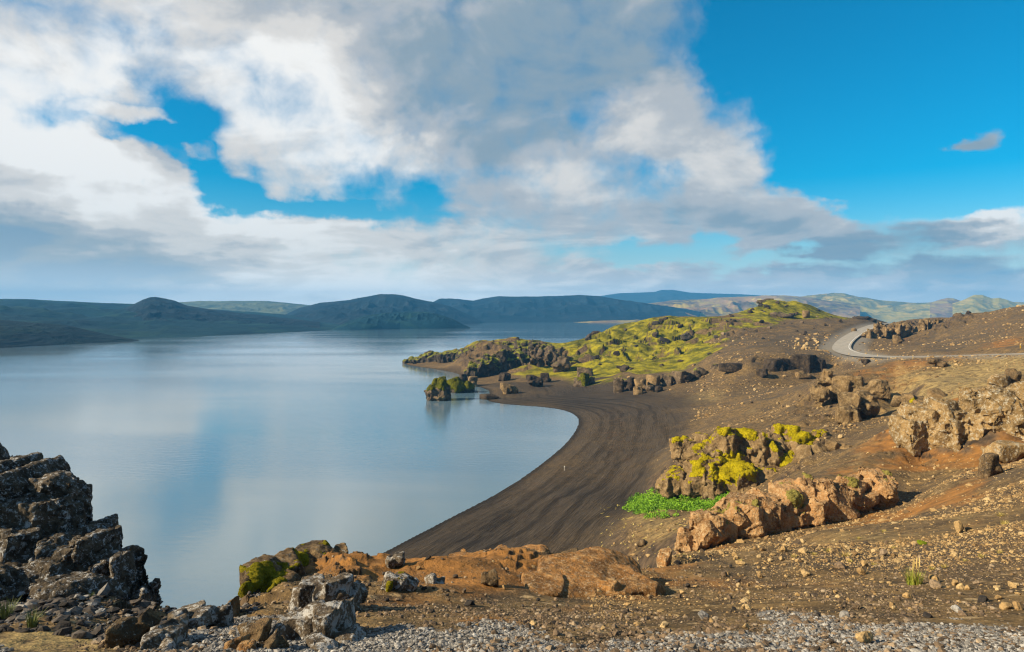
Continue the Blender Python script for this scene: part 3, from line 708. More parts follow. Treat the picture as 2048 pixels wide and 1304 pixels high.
    for k, a in ((1.0, 0.045), (2.3, 0.028), (5.1, 0.018), (11.0, 0.012)):
        if lam0 / k < vx * 2.2: break
        q = v / (lam0 / k)
        n1 = fbm(q, 2, seed + int(k)); n2 = 0.5 - np.abs(vnoise(q * 1.3 + 7, seed + 50 + int(k)))
        v = v + nrm * (craggy * a * size * (0.75 * n1 - 0.45 * np.abs(n1) + 0.1 * n2))[:, None]
        if k < 5: nrm = normals(v, f)
    return v, f
def put(name, v, f, mat, label, cat='rock', group=None, smooth=True):
    b = np.array([v[:, 0].mean(), v[:, 1].mean(), v[:, 2].min()])
    o = mesh_np(name, v - b, f, mat, smooth=smooth); o.location = b
    return tag(o, label, cat, group)
def moss_on(o, v, f, mat, spots, thick, seed, up=0.25, thr=0.35):
    """cushions of moss grown on a rock: a shell with its own thickness, child of the rock. spots are (u, v, radius px)"""
    nrm = normals(v, f); m = np.zeros(len(v))
    U = U0 + F * v[:, 0] / v[:, 1]; Vv = V0 - F * v[:, 2] / v[:, 1]
    y0 = np.median(v[:, 1])
    for (su, sv, sr) in spots:
        c = at(su, sv, y0)
        # the cushion sits on the rock surface seen there: nearest vertex facing outward
        dd = np.hypot(U - su, Vv - sv); front = np.where(dd < max(sr * 0.35, 4), v[:, 1], 1e9); i = int(np.argmin(front)) if front.min() < 1e8 else int(np.argmin(dd))
        r = sr / F * v[i, 1]
        m = np.maximum(m, 1.25 - np.linalg.norm((v - v[i]) * (1, 0.8, 1), axis=1) / r)
    n1 = fbm(v / (thick * 5), 5, seed, 0.6); n2 = fbm(v / (thick * 1.3), 3, seed + 5)
    k = m + 0.75 * n1 + up * (nrm[:, 2] - 0.3)
    h = np.clip((k - thr) / 0.5, -0.3, 1.0)
    keepf = (k[f] > thr - 0.12).all(1)
    if not keepf.any(): return None
    lift = thick * (np.sqrt(np.clip(h, 0, 1)) * (1.0 + 0.5 * n2) + np.minimum(h, 0) * 0.8)
    nv = v + nrm * lift[:, None]; b = np.array(o.location)
    ff = f[keepf]; lab = np.arange(len(v))          # one child for every cushion
    while True:
        lo = lab[ff].min(1); new = lab.copy(); np.minimum.at(new, ff.ravel(), np.repeat(lo, ff.shape[1])); new = new[new]
        if (new == lab).all(): break
        lab = new
    fl = lab[ff[:, 0]]; ids, cnt = np.unique(fl, return_counts=True)
    for i in ids[cnt > 25]:
        fi = ff[fl == i]; idx, iv = np.unique(fi, return_inverse=True)
        mesh_np('moss_cushion', nv[idx] - b, iv.reshape(-1, f.shape[1]), mat, parent=o)
def rock_mat(name, dark, mid, light, sc, lichen=0.0, lich=(0.42, 0.42, 0.40), lsc=1.0, moss=0.0, mossc=(0.12, 0.12, 0.012), bump=1.0):
    m, q = new_mat(name)
    geo = q.n('ShaderNodeNewGeometry'); pos = geo.outputs['Position']
    n1 = q.noise(pos, sc, 6.0, 0.62, 0.3); n2 = q.noise(pos, sc * 4.3, 5.0, 0.68); n3 = q.noise(pos, sc * 17, 4.0, 0.7)
    c = q.mix(q.step(n1, 0.33, 0.66), dark, mid)
    c = q.mix(q.math('MULTIPLY', q.step(n2, 0.45, 0.72), 0.85), c, light)
    c = q.mix(q.math('MULTIPLY', q.step(n3, 0.50, 0.35), 0.5), c, dark)
    if lichen:
        l1 = q.noise(pos, sc * 2.6 * lsc, 5.0, 0.72, 0.6); l2 = q.noise(pos, sc * 13 * lsc, 3.0, 0.7)
        k = q.step(q.math('ADD', q.math('MULTIPLY', l1, 0.7), q.math('MULTIPLY', l2, 0.3)), 0.62 - 0.16 * lichen, 0.70 - 0.16 * lichen)
        c = q.mix(q.math('MULTIPLY', k, 0.9), c, q.mix(n3, lich, tuple(0.55 * x for x in lich)))
    if moss:
        nz = q.sep(geo.outputs['Normal'])[2]
        k = q.step(q.math('ADD', q.math('MULTIPLY', nz, 0.55), q.math('ADD', n1, q.math('MULTIPLY', n2, 0.5))), 1.22 - moss, 1.36 - moss)
        c = q.mix(k, c, q.mix(q.step(n2, 0.35, 0.7), mossc, tuple(1.9 * x for x in mossc)))
    h = q.math('ADD', n1, q.math('ADD', q.math('MULTIPLY', n2, 0.5), q.math('MULTIPLY', n3, 0.22)))
    finish(q, c, 0.92, q.bump(h, 0.9 * bump, 0.2 / sc), 0.2)
    return m
r_lava = rock_mat('dark_lava', (0.022, 0.018, 0.014), (0.090, 0.070, 0.048), (0.18, 0.14, 0.095), 2.2, 0.62, (0.55, 0.56, 0.57), 1.7)
r_lich = rock_mat('lichened_lava', (0.028, 0.022, 0.017), (0.13, 0.098, 0.065), (0.24, 0.19, 0.13), 2.6, 0.80, (0.52, 0.51, 0.49), 1.1)
r_brown = rock_mat('brown_lava', (0.035, 0.025, 0.015), (0.15, 0.095, 0.045), (0.27, 0.19, 0.10), 1.8, 0.35, (0.45, 0.42, 0.36), 2.0)
r_rust = rock_mat('rusty_tuff', (0.11, 0.054, 0.018), (0.34, 0.16, 0.045), (0.46, 0.28, 0.12), 1.1, 0.55, (0.50, 0.40, 0.27), 6.0)
r_orange = rock_mat('ochre_tuff', (0.17, 0.088, 0.034), (0.42, 0.225, 0.088), (0.52, 0.335, 0.16), 0.50, 0.75, (0.56, 0.42, 0.25), 7.0)
r_tan = rock_mat('tan_tuff', (0.075, 0.050, 0.025), (0.245, 0.160, 0.074), (0.37, 0.265, 0.135), 0.30, 0.45, (0.48, 0.37, 0.23), 6.0)
r_ridge = rock_mat('lichened_tuff', (0.10, 0.066, 0.028), (0.30, 0.195, 0.082), (0.44, 0.315, 0.16), 0.35, 0.65, (0.56, 0.52, 0.42), 3.5)
r_dark = rock_mat('black_lava', (0.018, 0.014, 0.012), (0.065, 0.048, 0.034), (0.12, 0.088, 0.058), 0.30)
r_cliff = rock_mat('brown_cliff', (0.038, 0.029, 0.021), (0.145, 0.105, 0.068), (0.27, 0.20, 0.125), 0.22, moss=0.02)
r_head = rock_mat('mossy_cliff', (0.022, 0.019, 0.017), (0.080, 0.064, 0.048), (0.16, 0.125, 0.085), 0.16, moss=0.20)
def moss_mat(name, a, b, sc):
    m, q = new_mat(name); pos = q.n('ShaderNodeNewGeometry').outputs['Position']
    n1 = q.noise(pos, sc, 5.0, 0.65); n2 = q.noise(pos, sc * 6, 4.0, 0.7)
    c = q.mix(q.step(n1, 0.32, 0.68), a, b)
    finish(q, q.mix(q.math('MULTIPLY', q.step(n2, 0.56, 0.36), 0.55), c, tuple(0.45 * x for x in a)), 1.0, q.bump(q.math('ADD', n1, n2), 1.0, 0.5 / sc), 0.05)
    return m
m_moss = moss_mat('yellow_moss', (0.34, 0.28, 0.006), (0.66, 0.54, 0.012), 0.9)
m_moss_near = moss_mat('olive_moss', (0.16, 0.15, 0.010), (0.34, 0.29, 0.020), 5.0)
m_moss_far = moss_mat('green_moss', (0.085, 0.095, 0.008), (0.22, 0.21, 0.012), 0.35)
m_moss_pale = moss_mat('pale_moss', (0.28, 0.24, 0.06), (0.42, 0.36, 0.10), 2.5)

# the craggy lava block on the promontory
v, f = rock_from([(-170, 890, 1290, 260, 13.4, 2.2), (-60, 908, 1280, 220, 12.8, 1.9), (14, 926, 1260, 130, 12.3, 1.5), (60, 938, 1240, 90, 12.1, 1.2), (112, 948, 1002, 88, 12.0, 0.45), (128, 1002, 1066, 90, 11.8, 0.5),
    (90, 990, 1240, 120, 11.9, 1.1), (160, 1060, 1245, 110, 11.6, 1.0), (203, 1064, 1240, 50, 11.5, 0.7), (225, 1112, 1245, 70, 11.3, 0.7), (258, 1106, 1245, 44, 11.2, 0.5), (284, 1175, 1245, 50, 10.9, 0.5),
    (40, 1090, 1260, 190, 11.0, 1.1), (170, 1150, 1250, 160, 10.6, 0.8), (-40, 1120, 1300, 160, 10.2, 1.0)], 11, 0.9, craggy=1.25, blocks=0.75, seat=False)
put('lava_outcrop', v, f, r_lava, 'tall jagged dark lava outcrop speckled with white lichen at the edge of the lake', 'rock outcrop')
v, f = rock_from([(540, 1124, 1240, 100, 11.6, 0.8), (578, 1120, 1220, 110, 12.2, 0.8), (642, 1097, 1175, 100, 13.4, 0.8), (505, 1152, 1245, 46, 10.8, 0.5), (600, 1145, 1215, 150, 12.4, 1.0), (612, 1104, 1150, 60, 13.2, 0.6), (678, 1102, 1150, 40, 13.6, 0.5), (560, 1160, 1240, 110, 11.0, 0.7)], 12, 1.0, craggy=0.9, blocks=0.5, seat=False)
o = put('mossy_outcrop', v, f, r_brown, 'rugged brown outcrop with yellow moss on its shoulder above the water', 'rock outcrop')
moss_on(o, v, f, m_moss_near, [(545, 1134, 36), (520, 1150, 26), (604, 1110, 22), (500, 1185, 18), (545, 1160, 18)], 0.05, 3)
v, f = rock_from([(622, 1156, 1235, 62, 10.0, 0.4), (676, 1146, 1230, 76, 10.0, 0.45), (650, 1170, 1240, 60, 9.8, 0.4), (706, 1175, 1230, 34, 9.9, 0.3)], 13, 1.0, craggy=1.0, blocks=0.5)
put('twin_rock', v, f, r_lich, 'rough two-humped grey brown rock standing just behind the white-patched boulder', 'rock')
v, f = rock_from([(612, 1216, 1330, 66, 7.3, 0.35), (668, 1200, 1330, 80, 7.3, 0.4), (700, 1246, 1335, 60, 7.0, 0.3), (575, 1236, 1320, 70, 7.2, 0.32), (650, 1272, 1350, 90, 6.5, 0.3), (690, 1215, 1300, 44, 7.4, 0.3)], 14, 1.0, craggy=0.9, blocks=0.5)
put('lichen_boulder', v, f, r_lich, 'large boulder with broad white lichen patches in the grey gravel', 'boulder')
v, f = rock_from([(466, 1189, 1240, 27, 9.9, 0.16)], 15, 0.8, craggy=0.6)
put('standing_stone', v, f, r_brown, 'small upright brown stone alone against the lake beside the mossy outcrop', 'stone')
for nm, ls, mt, sd, lab in (
    ('brown_rock', [(262, 1236, 1300, 66, 7.7, 0.32), (288, 1230, 1295, 50, 7.8, 0.3)], r_brown, 16, 'pointed ochre brown rock between the grey gravel and the dark lava rubble'),
    ('grey_rock', [(322, 1243, 1295, 52, 7.9, 0.3), (345, 1252, 1295, 36, 7.8, 0.24)], r_lich, 17, 'grey sloping rock leaning against the pointed ochre brown rock'),
    ('white_topped_rock', [(308, 1270, 1325, 48, 6.5, 0.22), (330, 1285, 1325, 40, 6.4, 0.2)], r_lich, 18, 'small rock with a white top in the gravel below the pointed ochre rock'),
    ('low_rock', [(372, 1216, 1262, 60, 9.0, 0.4), (400, 1222, 1260, 50, 9.0, 0.35), (438, 1212, 1256, 44, 9.3, 0.25), (352, 1235, 1265, 44, 8.6, 0.3)], r_lich, 19, 'low broken grey rock along the lip of the gravel above the water'),
    ('tan_rock', [(502, 1238, 1285, 44, 8.0, 0.22), (520, 1246, 1285, 36, 7.9, 0.2)], r_brown, 20, 'tan wedge-shaped rock in the gravel before the mossy outcrop'),
    ('rounded_rock', [(540, 1270, 1335, 56, 6.2, 0.22)], r_brown, 21, 'rounded brown rock in the gravel beside the white-patched boulder'),
    ('orange_rock', [(470, 1276, 1330, 34, 6.0, 0.16), (490, 1290, 1330, 36, 5.9, 0.16)], r_rust, 22, 'small rust orange rock at the gravel edge, farther from the white-patched boulder'),
    ('ledge_rock', [(1050, 1099, 1140, 105, 16.5, 1.0), (1086, 1101, 1132, 26, 16.3, 0.5), (1000, 1107, 1145, 100, 16.3, 1.0), (930, 1117, 1155, 100, 15.8, 1.0)], r_rust, 23, 'long flat-topped rusty ledge on the brink above the black beach'),
    ('slab_rock', [(1165, 1106, 1155, 125, 17.4, 1.1), (1224, 1120, 1150, 28, 17.2, 0.5)], r_brown, 24, 'flat brown slab ending in a dark notch, right of the rusty ledge'),
    ('rust_mound', [(1180, 1138, 1215, 230, 13.4, 1.3), (1296, 1163, 1205, 66, 12.9, 0.5), (1090, 1163, 1205, 90, 12.6, 0.6), (1240, 1150, 1205, 110, 13.2, 0.9)], r_rust, 25, 'broad smooth rust orange rock mound with an undercut end'),
    ('upright_rock', [(1072, 1126, 1168, 30, 14.4, 0.25)], r_brown, 26, 'upright pointed rock against the flat rusty ledge'),
    ('small_pointed_rock', [(980, 1143, 1176, 34, 13.0, 0.24)], r_brown, 27, 'small pyramid of brown rock on the rubble below the rusty ledge'),
    ('pale_faced_rock', [(862, 1147, 1184, 26, 11.6, 0.18), (876, 1158, 1186, 26, 11.6, 0.18)], r_lich, 28, 'rock with one white face and a dark shaded side on rust soil'),
    ('lichen_cluster', [(784, 1143, 1182, 40, 11.9, 0.25), (806, 1150, 1182, 36, 12.0, 0.25), (824, 1154, 1180, 26, 12.0, 0.2)], r_lich, 29, 'knobbly whitish rock with a streak of yellow moss at its foot'),
    ('white_capped_rock', [(795, 1109, 1135, 28, 14.3, 0.25), (782, 1116, 1136, 22, 14.2, 0.2)], r_lich, 30, 'white-capped rock on the skyline of the ledge where the black beach begins'),
):
    v, f = rock_from(ls, sd, 1.0, craggy=0.9, blocks=0.5, seat={23: 0.93, 24: 0.91, 25: 0.94, 26: 0.94, 28: 0.94}.get(sd, True))
    o = put(nm, v, f, mt, lab, 'rock')
    if nm == 'lichen_cluster': moss_on(o, v, f, m_moss_near, [(776, 1172, 14)], 0.02, 5)

# the ochre ledge and the moss-capped crag on the slope
v, f = rock_from([(1515, 993, 1078, 150, 45.0, 1.8), (1630, 966, 1052, 230, 46.4, 2.0), (1375, 1052, 1120, 46, 43, 1.2), (1418, 1018, 1100, 80, 43.5, 2), (1468, 993, 1080, 95, 44.5, 2.2), (1530, 984, 1070, 74, 45, 2), (1580, 971, 1068, 95, 45.5, 2.2), (1622, 996, 1060, 60, 45, 1.5), (1640, 951, 1042, 95, 46.5, 2.2), (1700, 946, 1030, 95, 47.5, 2.2), (1752, 944, 1018, 74, 47.5, 2)], 31, 0.65, joints=0.0, craggy=0.9, blocks=0.8, seat=False)
o = put('ochre_ledge', v, f, r_orange, 'long ochre rock ledge split by steep cracks on the slope below the moss-capped crag', 'rock outcrop')
moss_on(o, v, f, m_moss_pale, [(1594, 990, 20)], 0.22, 6)
v, f = rock_from([(1327, 1098, 1140, 36, 30.0, 0.5)], 32, 0.8, craggy=0.7, seat=True)
put('ochre_block', v, f, r_orange, 'single ochre block lying off the low end of the ochre ledge', 'boulder')
v, f = rock_from([(1450, 874, 1000, 170, 92.5, 3.2), (1560, 868, 965, 150, 93, 3.0), (1366, 878, 925, 46, 98, 2), (1398, 868, 920, 36, 97, 2), (1420, 872, 962, 46, 95, 3), (1452, 857, 990, 100, 93, 4), (1500, 862, 990, 70, 92, 4), (1540, 884, 975, 60, 91, 3), (1560, 850, 925, 38, 94, 2.5), (1585, 852, 905, 56, 94, 2.5), (1606, 864, 915, 50, 92, 2),
    (1340, 938, 990, 56, 93, 2.5), (1380, 938, 995, 60, 92, 3), (1420, 926, 1010, 60, 90, 3), (1480, 930, 1015, 80, 88, 3), (1530, 930, 1000, 60, 88, 2.5), (1638, 860, 890, 30, 93, 2), (1575, 905, 960, 70, 90, 2.5)], 33, 0.65, joints=0.0, craggy=0.9, blocks=0.9, seat=False)
o = put('moss_crag', v, f, r_tan, 'cracked tan crag capped with bright yellow moss cushions above the green plants', 'rock outcrop')
moss_on(o, v, f, m_moss, [(1460, 915, 30), (1440, 940, 26), (1478, 935, 27), (1388, 932, 17), (1572, 920, 21), (1563, 853, 15), (1592, 858, 20), (1628, 872, 26), (1606, 880, 15), (1490, 862, 18), (1350, 878, 12), (1448, 858, 14), (1505, 950, 20), (1545, 893, 12)], 0.20, 7, up=0.5)
v, f = rock_from([(1612, 886, 922, 46, 86, 1.8)], 34, 0.8, craggy=0.8, seat=False)
put('round_boulder', v, f, r_tan, 'rounded tan boulder lodged under the moss cushions at the upper end of the crag', 'boulder')
v, f = rock_from([(1640, 885, 915, 30, 84, 1.2), (1668, 880, 912, 34, 84, 1.4), (1690, 888, 912, 24, 83, 1.2)], 35, 0.8, craggy=1.0, blocks=0.5, seat=False)
put('broken_rock', v, f, r_tan, 'broken tan rocks with dark gaps trailing off the upper end of the moss crag', 'rock')

# the lichened ridge, the blocks behind it and the boulders of the slope
v, f = rock_from([(1900, 812, 905, 230, 63.5, 2.4), (2060, 780, 900, 220, 60.0, 2.4), (1812, 836, 905, 42, 63, 2), (1850, 815, 915, 74, 63, 2.5), (1890, 800, 900, 84, 62, 3), (1930, 790, 885, 74, 61, 3), (1965, 780, 875, 64, 60, 3), (2005, 772, 890, 74, 59, 3), (2045, 764, 900, 84, 58, 3), (2095, 754, 900, 95, 57, 3), (2160, 745, 900, 110, 56, 3)], 36, 0.65, joints=0.0, craggy=0.9, blocks=0.9)
put('lichened_ridge', v, f, r_ridge, 'pale lichened rock ridge with hollowed cliffs under its rising crest', 'rock outcrop')
v, f = rock_from([(1668, 744, 792, 64, 130, 3), (1700, 752, 802, 64, 128, 3), (1735, 768, 806, 70, 126, 3), (1757, 760, 795, 40, 124, 2), (1640, 768, 800, 30, 128, 2)], 37, 0.65, joints=0.0, craggy=0.9, blocks=1.0)
put('brown_crag', v, f, r_tan, 'broken brown crag with shaded overhangs under the grassy mound by the road', 'rock outcrop')
v, f = rock_from([(1702, 788, 855, 40, 116, 2.5), (1726, 783, 838, 50, 118, 3), (1690, 812, 855, 34, 115, 1.5)], 38, 0.9, craggy=1.0, blocks=0.5)
put('leaning_block', v, f, r_tan, 'leaning brown block that shades a deep hollow below the brown crag', 'rock')
for k, (ls, lab) in enumerate((
    ([(1818, 788, 832, 34, 110, 2)], 'tall rounded boulder with a dab of yellow moss, beside the deep hollow'),
    ([(1845, 795, 828, 36, 108, 2)], 'squat rounded boulder between the mossy tall one and the dome-shaped one'),
    ([(1874, 778, 812, 42, 106, 2)], 'dome-shaped tan boulder at the foot of the grassy mound'),
    ([(1797, 792, 815, 28, 112, 1.5)], 'small tan boulder wedged at the back rim of the deep hollow'))):
    v, f = rock_from(ls, 40 + k, 0.8, craggy=0.9, blocks=0.3, seat=0.95)
    o = put('boulder', v, f, r_tan, lab, 'boulder', 'boulders round the hollow')
    if k == 0: moss_on(o, v, f, m_moss, [(1822, 801, 9)], 0.15, 8)
for nm, ls, mt, sd, lab in (
    ('split_slab', [(1992, 750, 774, 28, 92, 1.2), (2008, 748, 772, 22, 92, 1.0)], r_ridge, 44, 'pale split slab on the crest of the lichened ridge'),
    ('tilted_block', [(2024, 737, 772, 28, 93, 1.2)], r_brown, 45, 'tilted block with a black shaded side behind the pale split slab'),
    ('dark_slab', [(1978, 906, 962, 40, 39.5, 0.7)], r_brown, 46, 'dark leaning slab casting a shadow on the brown slope under the ridge'),
    ('capped_boulder', [(2010, 884, 930, 64, 41.5, 1.0), (1990, 890, 925, 40, 41.8, 0.9)], r_ridge, 47, 'pale rubbly boulder perched above the dark leaning slab'),
    ('bank_wall', [(1630, 707, 765, 60, 231, 3), (1600, 709, 765, 70, 230, 3), (1566, 713, 765, 60, 229, 3), (1545, 718, 765, 40, 228, 3)], r_dark, 48, 'straight dark bank wall below the road bend'),
    ('bank_ledge', [(1468, 727, 748, 56, 226, 2), (1494, 724, 746, 40, 227, 2)], r_dark, 63, 'low dark ledge in the sand slope short of the straight dark bank wall'),
    ('columned_cliff', [(1738, 656, 692, 30, 318, 3), (1760, 648, 690, 40, 321, 4), (1790, 645, 688, 40, 324, 4), (1815, 642, 685, 40, 327, 4), (1845, 638, 680, 40, 330, 4), (1872, 637, 668, 34, 333, 4)], r_tan, 49, 'brown columned cliff along the inside of the road bend'),
    ('cliff_boulder', [(1795, 670, 690, 22, 300, 1.8)], r_tan, 50, 'lone brown boulder on the bank before the columned cliff'),
    ('black_dyke', [(1937, 621, 648, 13, 348, 2.5), (1953, 628, 645, 34, 350, 3), (1976, 622, 644, 18, 350, 2.5)], r_dark, 51, 'black rock spine with two prongs on the bare slope above the road'),
    ('mound_rock', [(1868, 716, 730, 26, 148, 1.5), (1884, 722, 736, 22, 147, 1.5)], r_brown, 52, 'dark crumbling rock at the crest of the grassy mound by the road'),
    ('headland_cliff', [(880, 704, 740, 150, 425, 4), (832, 713, 736, 60, 433, 4), (868, 704, 738, 70, 428, 5), (905, 700, 740, 70, 420, 6), (938, 697, 742, 64, 408, 6), (965, 692, 738, 64, 398, 6)], r_head, 53, 'low dark cliff of the far headland tapering into the lake, green on top'),
    ('shore_crag', [(1005, 704, 765, 120, 345, 5), (944, 724, 768, 36, 333, 4), (975, 706, 765, 60, 338, 6), (1010, 700, 760, 60, 343, 6), (1040, 697, 760, 46, 346, 6), (1050, 681, 722, 50, 362, 5), (1025, 683, 716, 56, 366, 5)], r_head, 54, 'big dark mossy crag at the cove behind the sea stack'),
    ('tan_crag', [(1080, 690, 738, 56, 350, 5), (1104, 700, 742, 44, 345, 5), (1066, 715, 755, 40, 340, 4)], r_cliff, 55, 'sunlit tan crag with fluted face beside the big dark mossy crag'),
    ('mossy_spire', [(1123, 716, 748, 34, 325, 3)], r_cliff, 56, 'pointed dark rock standing in the moss before the sunlit tan crag'),
    ('knoll_top_rock', [(1535, 597, 608, 26, 440, 2), (1525, 600, 610, 30, 440, 2)], r_cliff, 57, 'small reddish rock cap on the summit of the mossy knoll'),
    ('pale_knoll_rock', [(1612, 621, 640, 16, 424, 2)], r_tan, 58, 'pale egg-shaped rock set in the flank of the mossy knoll'),
    ('knoll_ledge', [(1550, 622, 636, 40, 418, 3), (1575, 626, 638, 36, 416, 3)], r_cliff, 59, 'brown ledge at the foot of the mossy knoll'),
    ('black_hump', [(1722, 632, 645, 40, 438, 4), (1740, 635, 645, 24, 438, 3)], r_dark, 60, 'black rock hump against the far bay where the road disappears'),
):
    v, f = rock_from(ls, sd, 0.9, craggy=0.5 if nm == 'bank_wall' else 0.9, joints={'columned_cliff': 1.0, 'bank_wall': 0.15, 'tan_crag': 0.8, 'headland_cliff': 0.5, 'shore_crag': 0.4}.get(nm, 0.0), blocks=0.12 if nm == 'bank_wall' else 0.45, seat=0.955 if nm in ('headland_cliff', 'shore_crag', 'tan_crag') else nm not in ('headland_cliff', 'shore_crag', 'knoll_top_rock', 'columned_cliff', 'bank_wall', 'black_hump', 'black_dyke', 'split_slab', 'tilted_block'))
    put(nm, v, f, mt, lab, 'cliff' if 'cliff' in nm or nm == 'bank_wall' else 'rock')
v, f = rock_from([(880, 757, 815, 44, 238, 4), (894, 768, 814, 22, 239, 3), (862, 768, 814, 24, 237.5, 2.5)], 61, 0.8, joints=0.4, craggy=0.9, blocks=0.3, seat=False)
o = put('sea_stack', v, f, r_cliff, 'blocky sea stack with a mossy top standing in the lake', 'sea stack')
moss_on(o, v, f, m_moss_far, [(876, 758, 20), (862, 770, 12)], 0.4, 9, up=0.5)
v, f = rock_from([(914, 753, 797, 56, 262, 4), (936, 762, 796, 36, 262, 3), (900, 764, 797, 30, 262, 3)], 62, 0.8, craggy=0.7, seat=False)
o = put('islet', v, f, r_head, 'low dark islet with a green mossy back, just behind the sea stack', 'islet')
moss_on(o, v, f, m_moss_far, [(912, 758, 26), (930, 765, 18), (898, 766, 14)], 0.5, 10, up=0.6)
shore_boulders = [
    ((943, 753, 778, 26, 278, 2.2), r_tan, 'rounded tan boulder at the neck of the islet'), ((926, 748, 768, 20, 292, 2), r_dark, 'dark boulder against the foot of the big dark crag, by the water'),
    ((1009, 745, 764, 26, 292, 2.2), r_dark, 'dark round boulder in the greenery below the big dark crag'), ((1068, 750, 778, 38, 272, 2.6), r_dark, 'large dark boulder where the moss meets the black beach'),
    ((1020, 766, 790, 40, 254, 2.2), r_tan, 'low tan rock lying on the sand bar of the cove'), ((1163, 752, 775, 34, 266, 2.4), r_cliff, 'brown boulder with a mossy crown at the back of the beach'),
    ((1182, 752, 770, 20, 266, 1.8), r_cliff, 'smaller boulder touching the mossy-crowned one'), ((1170, 735, 756, 30, 276, 2.4), r_cliff, 'blocky dark boulder perched in the moss above the beach'),
    ((1092, 746, 768, 24, 278, 2), r_dark, 'dark pillar-like boulder in the moss behind the beach'), ((980, 788, 800, 44, 244, 2), r_dark, 'flat dark shelf rock at the water edge of the cove'),
    ((1239, 757, 790, 24, 238, 2), r_cliff, 'end boulder of the rock row by the beach, closest to the sand'), ((1259, 755, 786, 26, 238, 2), r_dark, 'dark boulder second in the rock row behind the beach'),
    ((1281, 758, 786, 26, 237, 2), r_tan, 'tan boulder in the middle of the rock row behind the beach'), ((1306, 750, 780, 32, 239, 2.2), r_tan, 'biggest reddish tan block of the rock row behind the beach'),
    ((1336, 747, 775, 30, 241, 2.2), r_cliff, 'brown block next to the biggest in the rock row'), ((1275, 772, 792, 20, 231, 1.5), r_tan, 'small tan boulder fallen before the rock row'),
    ((1300, 770, 788, 20, 230, 1.5), r_cliff, 'small brown boulder fallen before the biggest block of the row'), ((1318, 772, 786, 18, 228, 1.3), r_dark, 'little dark stone beside the fallen boulders of the rock row'),
    ((1606, 742, 758, 30, 214, 1.8), r_tan, 'brown rock on the bare slope under the dark bank wall'), ((1524, 738, 758, 26, 224, 1.8), r_dark, 'dark rock set in the sand at the foot of the bank wall'),
    ((1732, 718, 730, 20, 205, 1.4), r_dark, 'dark boulder lying between the road and the brown crag'), ((1707, 656, 666, 12, 330, 1.4), r_tan, 'small tan rock by the outer edge of the road bend'),
    ((1633, 692, 702, 8, 262, 0.9), r_tan, 'single upright stone near the road bend'), ((1286, 1078, 1094, 26, 60, 0.5), r_brown, 'dark jagged rock on the yellowish slope below the plants'),
]
for k, (l, mt, lab) in enumerate(shore_boulders):
    v, f = rock_from([l], 70 + k, 0.8, craggy=0.8, blocks=0.3)
    o = put('boulder', v, f, mt, lab, 'boulder', 'boulders on the shore and slopes')
    if 'mossy' in lab and 'crown' in lab and k == 5: moss_on(o, v, f, m_moss_far, [(1165, 753, 16)], 0.35, 12)
v, f = rock_from([(1365, 741, 770, 44, 246, 3), (1400, 734, 762, 44, 250, 3), (1436, 728, 754, 44, 253, 3)], 98, 0.8, craggy=1.0, blocks=0.6)
put('beach_bank', v, f, r_cliff, 'ragged brown bank running up from the rock row to the dark wall', 'rock outcrop')

# ------------------------------------------------------------------ loose stones
def stone_mat(name, cols, lich=0.0):
    m, q = new_mat(name)
    geo = q.n('ShaderNodeNewGeometry'); pos = geo.outputs['Position']
    t = q.attr('tint')['Fac']
    ramp = q.n('ShaderNodeValToRGB'); r = ramp.color_ramp
    r.elements[0].position = 0; r.elements[0].color = (*cols[0], 1); r.elements[1].position = 1; r.elements[1].color = (*cols[-1], 1)
    for i, cc in enumerate(cols[1:-1]):
        e = r.elements.new((i + 1) / (len(cols) - 1)); e.color = (*cc, 1)
    q.set(ramp.inputs[0], t)
    n = q.noise(pos, 26.0, 4.0, 0.7)
    c = q.mix(q.math('MULTIPLY', q.step(n, 0.40, 0.66), 0.5), ramp.outputs[0], tuple(0.4 * x for x in cols[0]))
    finish(q, c, 0.9, q.bump(n, 0.5, 0.02), 0.25)
    return m
s_tan = stone_mat('tan_stones', [(0.050, 0.040, 0.032), (0.24, 0.150, 0.066), (0.43, 0.285, 0.125), (0.54, 0.40, 0.21)])
s_grey = stone_mat('grey_gravel', [(0.040, 0.038, 0.037), (0.16, 0.15, 0.14), (0.30, 0.285, 0.265), (0.46, 0.44, 0.41)])
s_dark = stone_mat('dark_stones', [(0.018, 0.016, 0.016), (0.055, 0.047, 0.042), (0.12, 0.10, 0.085), (0.30, 0.29, 0.28)])
s_brown = stone_mat('brown_stones', [(0.030, 0.024, 0.020), (0.12, 0.085, 0.055), (0.23, 0.16, 0.10), (0.36, 0.28, 0.19)])
rng = np.random.default_rng(5)
def gpos(t, y): return ground(t * y, y)
def mask_at(arr, t, y):
    G_ = arr.reshape(NL, NT)
    ix = np.clip(np.round((t - gt[0]) / (gt[1] - gt[0])).astype(int), 0, NT - 1); iy = np.clip(np.searchsorted(gl, y), 0, NL - 1)
    return G_[iy, ix]
